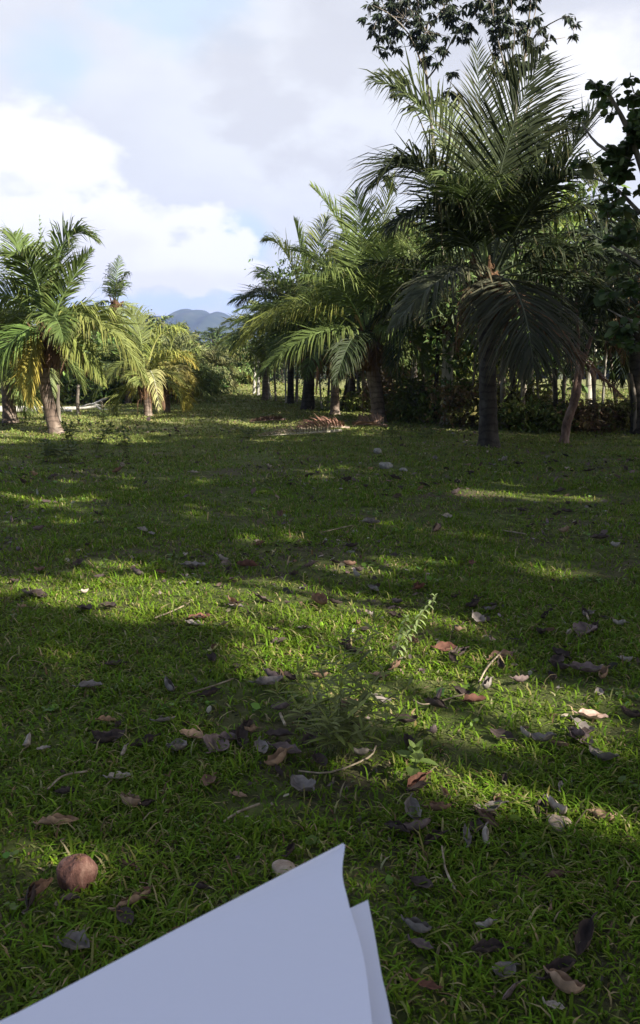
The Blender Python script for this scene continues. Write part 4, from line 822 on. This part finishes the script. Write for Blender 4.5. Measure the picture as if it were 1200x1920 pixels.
LV = [(168, 1296, 44, 'grey', 'grey-brown flat dry leaf below the left sunny patch', F(rz=.2, curl=.3)), (200, 1361, 34, 'orange', 'small orange-tan dry leaf lying alone at left', F(rz=.1, curl=.4)),
 (224, 1470, 42, 'pale', 'pale grey ribbed dry leaf above the coconut husk, left of centre', F(rz=.5)), (254, 1514, 36, 'pink', 'pinkish curled dry leaf just below the pale ribbed leaf', F(cup=1.0)), (272, 1524, 34, 'dark', 'dark shrivelled leaf touching the pinkish curled leaf', F(cup=1.3, curl=2)),
 (112, 1558, 70, 'tan', 'twisted tan dry leaf above the round coconut husk', F(rz=.1, cup=1.2, twist=1.2, asp=.45)), (250, 1708, 66, 'tan', 'rolled tan dry leaf right of and below the coconut husk', F(rz=.8, cup=1.4, asp=.42)), (270, 1690, 40, 'red', 'reddish dry leaf behind the rolled tan leaf', F(rz=2)), (235, 1738, 50, 'dark', 'dark dry leaf under the rolled tan leaf', {}),
 (142, 1792, 56, 'grey', 'grey triangular dry leaf near the bottom left, above the paper', F(asp=.9, cup=.8)), (75, 1688, 60, 'brown', 'brown crumpled leaf at the left edge below the coconut husk', F(cup=1.2)), (60, 1700, 60, 'dark', 'dark crumpled leaf at the left edge below the coconut husk', F(cup=1.4)), (238, 1636, 44, 'brown', 'small brown curled leaf right of the coconut husk', F(cup=1.2, asp=.4)),
 (372, 1680, 36, 'dark', 'dark rolled leaf left of the paper edge', F(cup=1.4)), (318, 1303, 50, 'grey', 'grey crumpled leaf with dark folds left of centre', F(cup=1.4, curl=2)), (402, 1412, 64, 'pgrey', 'large purple-grey cupped leaf, biggest of the dark leaf heap', F(rz=1.4, asp=.9, cup=.5, tilt=.35)), (358, 1391, 50, 'tan', 'tan leaf at the left end of the dark leaf heap', F(rz=2.8)), (430, 1396, 46, 'pgrey', 'purple-grey leaf overlapping behind the large cupped leaf', {}),
 (505, 1292, 58, 'grey', 'grey-white arched dry leaf left of the leafy seedling bush', F(rz=.1, curl=1.4)), (402, 1226, 32, 'green', 'small greenish-yellow leaf tip standing above a dark leaf', F(asp=.7, tilt=.5)), (397, 1246, 46, 'dark', 'dark brown leaf under the greenish-yellow leaf', F(cup=1)), (374, 1168, 44, 'red', 'reddish dry leaf in the sunny patch left of centre', {}), (362, 1178, 34, 'pale', 'pale leaf just below the reddish leaf in the sunny patch', {}),
 (600, 1139, 60, 'brown', 'brown crumpled dry leaf in the middle of the sunny band', F(cup=1.1)), (1096, 1192, 54, 'pgrey', 'purple-brown broad leaf near the right edge, in shade', F(asp=.85, curl=.4)), (1102, 1160, 34, 'grey', 'small grey leaf just above the purple-brown broad leaf', {}), (1102, 1268, 66, 'pgrey', 'long purple-brown leaf at the right edge above the sunny patch', F(rz=-.15, curl=.9)), (1044, 1250, 44, 'dark', 'dark leaf left of the long purple-brown leaf', {}),
 (1110, 1356, 54, 'pink', 'pinkish tan leaf in sun at the right edge', F(rz=0)), (912, 1300, 54, 'grey', 'grey crumpled leaf on the sunny grass with a red leaf beside it', F(cup=1.3, curl=2)), (890, 1325, 44, 'red', 'bright red-brown leaf below left of the grey crumpled leaf in sun', F(rz=.3, asp=.8)), (940, 1242, 56, 'brown', 'brown leaf at the upper end of the pale leaf stalk', F(rz=.5)), (835, 1224, 42, 'red', 'pointed red-brown leaf right of the pale sprig', F(tilt=.5)),
 (870, 1228, 14, 'grey', 'tiny grey leaf right of the pointed red-brown leaf', {}), (1048, 1488, 34, 'pale', 'pale leaf standing on edge in the sunny band at right', F(tilt=.9, rz=1.2)), (872, 1584, 66, 'grey', 'grey leaf strip standing upright in the dark leaf group at right', F(rz=1.5, asp=.32, tilt=.3, cup=.9)), (892, 1566, 44, 'dark', 'dark leaf just right of the upright grey strip', {}), (812, 1590, 50, 'dark', 'dark leaf left of the upright grey strip', F(cup=1.2)), (742, 1570, 50, 'dark', 'black-brown leaf right above the paper tip', F(cup=1.2)),
 (785, 1762, 60, 'grey', 'grey crumpled leaf right of the paper', F(cup=1.3, curl=2)), (790, 1790, 40, 'pgrey', 'purple-grey leaf just below the grey crumpled leaf right of the paper', {}), (525, 1212, 36, 'dark', 'small dark purple leaf above the grey-white arched leaf', {}), (782, 1480, 54, 'red', 'dark red leaf below the leafy seedling bush at right', F(cup=.9)), (815, 1334, 48, 'dark', 'dark crumpled leaf at the lower right of the seedling bush', F(cup=1.3)),
 (536, 1420, 58, 'pgrey', 'purple leaf at the right part of the dark leaf heap', F(rz=-.3)), (490, 1415, 46, 'grey', 'grey leaf in the middle of the dark leaf heap', {}), (520, 1390, 50, 'dark', 'dark leaf behind the purple leaf in the heap', {}), (465, 1375, 50, 'dark', 'dark leaf at the top of the leaf heap', F(cup=1.2)), (600, 1440, 46, 'dark', 'dark leaf at the foot of the seedling bush', {}),
 (390, 1480, 50, 'brown', 'brown leaf below the large cupped purple-grey leaf', {}), (310, 1362, 44, 'grey', 'narrow rolled grey leaf left of the dark leaf heap', F(asp=.3, cup=1.4, rz=.7)), (448, 1504, 28, 'tan', 'small tan leaf below the dark leaf heap', {}), (364, 1068, 44, 'grey', 'grey leaf at middle distance, lower of the left pair', F(rz=0)), (345, 1047, 24, 'pale', 'small pale leaf at middle distance, upper of the left pair', {}), (268, 1000, 24, 'pale', 'pale leaf in a small heap at middle distance left', F(cup=1)), (284, 1006, 20, 'grey', 'small grey leaf at the right of the pale heap, middle distance left', {}),
 (462, 1068, 42, 'red', 'reddish leaf at middle distance left of centre', F(cup=1.1, tilt=.4)), (525, 972, 36, 'brown', 'brown leaf heap piece at middle distance centre', F(cup=1.2)), (696, 986, 34, 'grey', 'grey-white curled leaf at middle distance, right of centre', F(cup=1.2)), (838, 972, 20, 'pale', 'small pale upright leaf at middle distance right', F(tilt=.8)), (820, 1000, 44, 'dark', 'dark shrivelled leaf below the small pale upright leaf', F(cup=1.4)), (75, 1076, 36, 'brown', 'brown leaf at the left edge at middle distance', {}),
 (786, 1110, 40, 'red', 'dark red leaf behind the pale sprig', F(cup=1)), (885, 1062, 24, 'red', 'small red-brown leaf at middle distance right', {}), (364, 890, 20, 'pale', 'small white leaf on the far shaded lawn left of centre', F(rz=0)), (1040, 1905, 30, 'pale', 'white leaf scrap at the bottom right', {}), (800, 1866, 50, 'red', 'red-brown leaf at the bottom, right of the paper', F(rz=-.2, asp=.4)), (1050, 1840, 70, 'dark', 'dark leaf at the lower right in deep shade', F(cup=1)), (915, 1800, 60, 'dark', 'dark leaf below centre right in deep shade', F(cup=1)),
 (932, 1520, 36, 'brown', 'brown leaf at the lower border of the sunny band', F(cup=1)), (80, 1415, 22, 'pale', 'pale leaf scrap at the left edge beside the lawn heap', {}), (215, 1255, 36, 'dark', 'dark leaf pair piece left, between two sunny spots', {}), (160, 1150, 44, 'dark', 'dark leaf below the left end of the sunny band', {}), (205, 1145, 40, 'dark', 'dark leaf right of another below the left end of the sunny band', {}), (700, 1112, 30, 'grey', 'grey leaf right of the brown crumpled leaf in the sunny band', {}), (1125, 1015, 40, 'dark', 'dark leaf at the far right edge at middle distance', {}),
 (545, 1610, 40, 'dark', 'dark leaf just behind the pale husk at the paper edge', F(cup=1.2)), (130, 1700, 30, 'dark', 'dark leaf scrap below the coconut husk', {}), (445, 1145, 26, 'grey', 'grey leaf left of the brown crumpled leaf in the sunny band', {}), (568, 1186, 24, 'pale', 'small pale leaf in the sunny patch above the seedling bush', {}), (1090, 1400, 60, 'pgrey', 'purple-grey leaf in shade below the pinkish tan leaf', {}), (125, 1500, 40, 'dark', 'dark curled leaf above the twisted tan leaf', F(cup=1.4))]
for px, py, sz, tn, lb, kw in LV: put_leaf(px, py, sz, tn, lb, **kw)
# smaller leaves strewn over the lawn, six shapes copied
protos = []
for i, tn in enumerate(('dark', 'dark', 'brown', 'pgrey', 'grey', 'dark', 'tan', 'pale')):
    protos.append(leaf_mesh(.11, .065, 1 + i * .25, .5 + (i % 4) * .35, TONE[tn], 50 + i).mesh('dry_leaf', M_DRY, True))
NEARTO = [(640, 1320, 'seedling bush'), (146, 1640, 'round coconut'), (645, 1580, 'paper tip'), (722, 868, 'pale stones'), (815, 1150, 'pale sprig'), (402, 1410, 'large cupped leaf'), (505, 1292, 'arched grey leaf'), (1100, 1268, 'long purple-brown leaf'), (600, 1139, 'brown crumpled leaf'), (1048, 1550, 'weathered husk'),
  (910, 1305, 'leaf stalk in sun'), (364, 1068, 'grey leaf pair'), (270, 1002, 'pale leaf heap at left'), (462, 1068, 'reddish leaf at middle distance'), (696, 986, 'grey-white curled leaf'), (838, 972, 'small pale upright leaf'), (525, 972, 'brown leaf heap'), (872, 1585, 'upright grey strip'), (785, 1765, 'crumpled leaf by the paper'), (240, 850, 'small bushy weed'), (500, 822, 'fallen fronds'), (916, 846, 'big black trunk'), (1060, 832, 'leaning tree'), (364, 890, 'small white far leaf'), (75, 1076, 'brown leaf at left edge'), (168, 1296, 'flat grey-brown leaf'), (1120, 1015, 'dark leaf at right edge'), (950, 912, 'far right sunny streak'), (150, 940, 'far left sunny streak')]
def leafplace(px, py):
    n = min(NEARTO, key=lambda q: (q[0] - px) ** 2 + ((q[1] - py) * 2) ** 2); dx, dy = px - n[0], (py - n[1]) * 2; d = math.hypot(dx, dy)
    w = ('right of' if dx > 0 else 'left of') if abs(dx) > 1.8 * abs(dy) else (('in front and right of' if dx > 0 else 'in front and left of') if dy > 0 else ('behind and right of' if dx > 0 else 'behind and left of'))
    return ('close ' if d < 70 else '' if d < 150 else 'well ') + w + ' the ' + n[2]
def scatter():
    k = 0; cnt = 0
    while cnt < 205:
        py = 850 + 560 * random.random() ** 1.5 if cnt < 170 else random.uniform(1380, 1880); px = random.uniform(20, 1180)
        if py > 1540 and px < 740: continue
        g = gnd(px, py)
        if vnoise(np.array([g[0]]), np.array([g[1]]), 1.3, 21)[0] + random.uniform(-.2, .2) < .52: continue
        cnt += 1; i = random.choice((0, 1, 1, 2, 3, 0, 5, 4, 6, 7)); o = bpy.data.objects.new('dry_leaf', protos[i]); COL.objects.link(o)
        s = random.uniform(.6, 1.35) * (1 if py > 1000 else 1.25); o.scale = (s, s * random.uniform(.7, 1.1), s); o.location = (g[0], g[1], g[2] + .018); o.rotation_euler = (random.uniform(-.35, .35), random.uniform(-.35, .35), random.uniform(0, 6.28))
        tag(o, 'small ' + ('dark shrivelled', 'blackish curled', 'brown', 'purple-grey', 'grey', 'dark folded', 'tan', 'pale')[i] + ' leaf ' + leafplace(px, py), 'leaf', 'small dry leaves strewn over the lawn')
scatter()
def weeds():
    mb = MB(); n = 5200; y = np.sqrt(1.2 + rng.random(n) * 420); x = (rng.random(n) * 2 - 1) * (.42 * y + .4)
    k = (vnoise(x, y, .45, 31) > .62) | (rng.random(n) < .06); x, y = x[k], y[k]; m = len(x)
    for j in range(4):
        P = np.stack([x + rng.normal(size=m) * .015, y + rng.normal(size=m) * .015, hgt(x, y) + .018 + .012 * rng.random(m)], -1); D = rng.normal(size=(m, 3)) * [1, 1, .15] + [0, 0, .25]
        leaves(mb, P, .024 + .0 * j, (.10, .17, .03), var=.35, droop=0, aspect=.72, D=D, fold=.1)
    o = mb.build('ground_cover', M_LEAF); o['kind'] = 'stuff'; o['label'] = 'small round-leaved weeds creeping through the grass'; o['category'] = 'ground cover'
weeds()
def litter():
    mb = MB()
    for y0, y1, n, s in ((1.2, 4, 260, .022), (4, 9, 2600, .034), (9, 26, 7000, .055)):
        u = rng.random(n); y = np.sqrt(y0 * y0 + u * (y1 * y1 - y0 * y0)); x = (rng.random(n) * 2 - 1) * (.42 * y + .4)
        k = vnoise(x, y, 1.3, 21) + .5 * vnoise(x, y, .4, 22) + rng.normal(size=n) * .12 > .74; x, y = x[k], y[k]; m = len(x)
        P = np.stack([x, y, hgt(x, y) + .012 + .012 * rng.random(m)], -1); D = rng.normal(size=(m, 3)) * [1, 1, .25]
        pal = np.array([(.06, .045, .04), (.10, .075, .065), (.16, .12, .10), (.22, .19, .17), (.05, .04, .035), (.34, .29, .24)])[rng.choice(6, m, p=[.3, .25, .2, .1, .1, .05])]
        leaves(mb, P, s, pal, var=.4, droop=0, aspect=.6, D=D, fold=.2)
    o = mb.build('leaf_litter', M_DRY); o['kind'] = 'stuff'; o['label'] = 'dark crumbs of dead leaves strewn through the grass'; o['category'] = 'leaf litter'
litter()

def lump(name, px, py, size, mat, label, cat, squash=(1, .85, .8), seed=0, ridge=0., lift=.4, group=None, rz=0., cut=0):
    g = gnd(px, py); s = scale_at(g) * size * .5; r = np.random.default_rng(seed); nu, nv = 28, 18; V = []
    for j in range(nv + 1):
        th = math.pi * j / nv
        for i in range(nu):
            ph = 2 * math.pi * i / nu; d = np.array([math.sin(th) * math.cos(ph), math.sin(th) * math.sin(ph), math.cos(th)])
            k = 1 + .07 * math.sin(2.3 * d[0] * 2 + seed) * math.cos(3.1 * d[1] + seed) + .05 * math.sin(5 * d[2] + 4 * d[0] + seed) + ridge * abs(math.sin(1.5 * ph)) * math.sin(th) + r.normal() * .006
            if cut and d[2] > .2: k *= .2 / d[2] * .75 + .25 * (1 + .3 * r.normal())
            V.append(d * k * s * np.array(squash) * (1 - .16 * d[2] * (name == 'coconut')) + np.array([.06 * s * math.cos(3 * th), 0, 0]))
    i = np.arange(nv)[:, None] * nu; a = np.arange(nu)[None]; b = (a + 1) % nu
    mb = MB(); mb.add(V, np.stack([i + a, i + b, i + nu + b, i + nu + a], -1).reshape(-1, 4))
    o = mb.build(name, mat, None, True, tint=False); o.location = (g[0], g[1], g[2] + s * squash[2] * lift * 1.6 + .01); o.rotation_euler = (.25, .1, rz); tag(o, label, cat, group); return o
hk = lump('coconut', 146, 1664, 72, M_HUSK, 'round reddish fallen coconut in its husk on the grass, lower left', 'coconut', (1.0, .82, .96), 3, -.12, .42, rz=.5)
def cap():
    mb = MB(); 
    for k in range(7):
        a = k * .9; tube(mb, np.array([[0, 0, -.002], [.010 * math.cos(a), .010 * math.sin(a), .001], [.017 * math.cos(a), .017 * math.sin(a), -.004]]), np.array([.004, .004, .001]), 4)
    o = mb.build('stem_scar', M_FIBRE, hk); s = scale_at(hk.location) * 72 * .5; o.location = (.08 * s, .02 * s, s * .80)
cap()
lump('coconut', 1048, 1556, 46, M_PHUSK, 'pale weathered husk half sunk in grass at right below the sunny band', 'coconut', (1.05, .8, .6), 8, -.08, .3)
lump('coconut', 533, 1640, 44, M_PHUSK, 'pale husk piece just behind the paper edge', 'coconut', (1, .8, .6), 9, -.05, .3)
lump('stone', 708, 850, 16, M_STONE, 'small rounded grey stone on the far lawn', 'stone', (1, .9, .75), 1, 0, .3)
lump('stone', 724, 878, 24, M_STONE, 'larger pale stone just below the small grey one', 'stone', (1.1, .8, .6), 2, 0, .25)
lump('stone', 757, 884, 14, M_STONE, 'smallest stone, right of the larger pale one', 'stone', (1.1, .8, .6), 5, 0, .2)
for pp, r, lb in (([(420, 1556), (450, 1540), (487, 1529)], .0045, 'straight pale twig left of the paper tip'), ([(352, 1312), (400, 1300), (438, 1288)], .004, 'pale twig right of the grey crumpled leaf'), ([(897, 1292), (915, 1262), (945, 1232)], .005, 'pale leaf stalk leading to the brown leaf on the sunny grass'),
                  ([(290, 1168), (320, 1158), (345, 1148)], .005, 'pale twig in the sunny patch left of centre'), ([(90, 1495), (120, 1472), (165, 1466)], .004, 'thin curved twig above the dark curled leaf at left'), ([(775, 1325), (800, 1335), (870, 1318)], .004, 'thin twig right of the seedling bush'),
                  ([(560, 1460), (620, 1465), (690, 1440), (705, 1420)], .004, 'thin bent twig at the foot of the seedling bush'), ([(525, 1350), (535, 1375)], .006, 'short pale stick in the dark leaf heap'), ([(940, 1000), (985, 1008)], .007, 'thin pale twig on the middle lawn at right'), ([(1095, 1150), (1103, 1172)], .007, 'short pale stick beside the purple-brown leaf'),
                  ([(600, 1005), (660, 992)], .006, 'pale twig on the middle lawn centre'), ([(855, 1690), (835, 1650), (828, 1610)], .0035, 'thin twig among the dark leaves right of the paper tip')):
    P = np.array([gnd(*p) for p in pp]); b = P[0].copy(); Q = P - b; Q[:, 2] += .03 + .006 * np.arange(len(Q)); mb = MB(); tube(mb, smooth_path(Q, 10), r, 5, lump=.1)
    o = mb.build('twig', M_TWIG, None, True); o.location = b; tag(o, lb, 'twig')

# ------------------------------------------------------------ small plants on the lawn
def lance(mb, P, D, L_, W, col, sag=.5):
    """lance-shaped leaf, ribbon of five stations"""
    D = D / np.linalg.norm(D); S_ = np.cross(D, [0, 0, 1.]); S_ /= max(np.linalg.norm(S_), 1e-6); prof = [.15, .8, 1, .65, .0]; q = np.array(P, float); V = []
    for k in range(5):
        V += [q + S_ * W * .5 * prof[k], q - [0, 0, W * .12 * prof[k]], q - S_ * W * .5 * prof[k]]; D = D + np.array([0, 0, -sag * .3]); D = D / np.linalg.norm(D); q = q + D * L_ / 4
    Qd = [];
    for k in range(4): a = k * 3; Qd += [(a, a + 1, a + 4, a + 3), (a + 1, a + 2, a + 5, a + 4)]
    mb.add(V, Qd, None, col)
def seedling(name, label, g, stems, leafL, leafW, col, step=.035, pairs=True, sag=.5, cat='plant', base_r=.003):
    root = thing(name, g, label, cat); g = np.array(g, float)
    for tipv in stems:
        a, c = MB(), MB(); tipv = np.array(tipv, float); P = bez(np.array([rng.normal() * .02, rng.normal() * .02, -.01]), tipv * [.3, .3, .6], tipv, 16); tube(a, P, np.linspace(1, .35, 16) * base_r, 5)
        Ls = np.linalg.norm(np.diff(P, axis=0), axis=1).sum(); n = int(Ls / step); T = norm(np.gradient(P, axis=0)); az = rng.random() * 6.28
        for k in range(n):
            t = .3 + .7 * (k + 1) / n; i = min(int(t * 15), 15); az += 1.57 + rng.normal() * .35
            for h in ((0, math.pi) if pairs else (0,)):
                d = np.array([math.cos(az + h), math.sin(az + h), .45 + rng.normal() * .15]); lance(c, P[i], d, leafL * rng.uniform(.7, 1.15) * (1 - .35 * max(0, t - .75) / .25), leafW * rng.uniform(.8, 1.2), np.array(col) * math.exp(rng.normal() * .25), sag)
        for k in range(4):
            az2 = k * 1.57 + rng.random(); lance(c, P[-1], np.array([math.cos(az2), math.sin(az2), 1.3]), leafL * .55, leafW * .6, np.array(col) * 1.2, sag * .6)
        a.build('stem', M_STEM, root, True); c.build('leaves', M_LEAF, root)
    return root
g0 = gnd(628, 1425)
def pv(px, py, dy=0.):
    Y = g0[1] + dy; return at(px, py, Y) - g0
seedling('seedling_bush', 'leafy seedling bush with narrow pointed leaves in the middle of the lawn', g0,
  [pv(702, 1165, .25), pv(650, 1195, .12), pv(600, 1240, .05), pv(560, 1265, .0), pv(735, 1235, .1), pv(760, 1290, -.05), pv(560, 1330, -.12), pv(640, 1290, -.15), pv(700, 1300, -.15), pv(590, 1300, .2), pv(745, 1345, -.2), pv(670, 1260, .25), pv(615, 1350, -.25), pv(680, 1370, -.25), pv(520, 1300, .15)], .120, .017, (.15, .18, .04), .046)
g1 = gnd(742, 1262)
seedling('sprig', 'pale sunlit sprig with two thin upright stems behind the seedling bush', g1, [at(762, 1158, g1[1] + .05) - g1, at(815, 1118, g1[1] + .15) - g1], .055, .014, (.26, .33, .13), .022, sag=1.4)
g2 = gnd(778, 1475)
seedling('seedling', 'small seedling with a few broad oval leaves right below the seedling bush', g2, [at(780, 1408, g2[1]) - g2], .09, .045, (.09, .13, .03), .05, pairs=True)
g3 = gnd(716, 832)
seedling('seedling', 'thin lone sapling on the far lawn above the two stones', g3, [at(716, 795, g3[1]) - g3, at(720, 800, g3[1]) - g3], .16, .03, (.05, .07, .02), .09, base_r=.010)
for px, by, ty, L_, lb in ((128, 838, 795, .16, 'dark leafy weed right of the left-edge palm trunk'), (180, 850, 800, .15, 'leafy weed left of the small bushy weed on the left lawn'), (240, 858, 812, .15, 'small bushy weed on the left lawn below the young palms'), (90, 868, 838, .18, 'low spreading weed at the shaded left edge'), (128, 866, 838, .18, 'low spreading weed just right of the shaded left-edge one'), (195, 795, 778, .2, 'low bright weed at the foot of the short leaning stake'), (270, 815, 800, .14, 'tiny weed on the sunny lawn below the young palms'), (735, 820, 806, .14, 'low yellowish weed by the foot of the curved-trunk palm'), (470, 822, 805, .14, 'small weed on the lawn left of the fallen fronds'), (800, 822, 806, .14, 'low weed on the lawn below the stout pale trunk')):
    g = gnd(px, by); s = at(px, ty, g[1]) - g
    seedling('weed', lb, g, [s + rng.normal(size=3) * [.14, .14, .03] for _ in range(5)], L_, L_ * .42, (.085, .115, .035), .07, sag=.6, base_r=.006)



# ------------------------------------------------------------ the folded white paper held in front of the camera
def paper():
    m, nt, b = mat_new('white_paper'); b.inputs['Base Color'].default_value = (.82, .84, 1.0, 1); b.inputs['Roughness'].default_value = .75; b.inputs['Specular IOR Level'].default_value = .25
    t = nt.nodes.new('ShaderNodeBsdfTranslucent'); t.inputs[0].default_value = (.78, .82, .92, 1); mx = nt.nodes.new('ShaderNodeMixShader'); mx.inputs[0].default_value = .12
    nt.links.new(b.outputs[0], mx.inputs[1]); nt.links.new(t.outputs[0], mx.inputs[2]); nt.links.new(mx.outputs[0], nt.nodes['Material Output'].inputs[0])
    def P3(px, py, off=0.): d = ray(px, py); dist = .44 - (py - 1583) / 700 * .155 + off; return CAM + d * dist
    root = thing('folded_paper', P3(640, 2150), 'plain white folded sheet of paper held out of focus at the bottom of the view', 'paper'); o0 = P3(640, 2150)
    def sheet(name, L_, Rr, off, bend):
        n = 24; L_ = smooth_path([np.array([*p, 0.]) for p in L_], n); Rr = smooth_path([np.array([*p, 0.]) for p in Rr], n); V = []
        for i in range(n):
            for j in range(14):
                t = j / 13; p = L_[i] * (1 - t) + Rr[i] * t; V.append(P3(p[0], p[1], off + bend(t, i / (n - 1))) - o0)
        i = np.arange(n - 1)[:, None] * 14 + np.arange(13)[None]; mb = MB(); mb.add(V, np.stack([i, i + 1, i + 15, i + 14], -1).reshape(-1, 4))
        o = mb.build(name, m, root, False, tint=False); s = o.modifiers.new('thick', 'SOLIDIFY'); s.thickness = .0004; return o
    front = sheet('front_sheet', [(643, 1581), (340, 1738), (60, 1886), (-300, 2075), (-420, 2300)], [(647, 1585), (642, 1640), (655, 1700), (690, 1850), (730, 2300)], 0., lambda t, s: .0012 * math.sin(2.4 * t + s) + .0006 * math.sin(9 * s))
    sheet('back_sheet', [(600, 1730), (600, 1780), (610, 1850), (620, 2000), (640, 2300)], [(690, 1688), (702, 1750), (716, 1830), (735, 1920), (800, 2300)], .022, lambda t, s: .004 * (1 - t) - .003 * t * s)
paper()
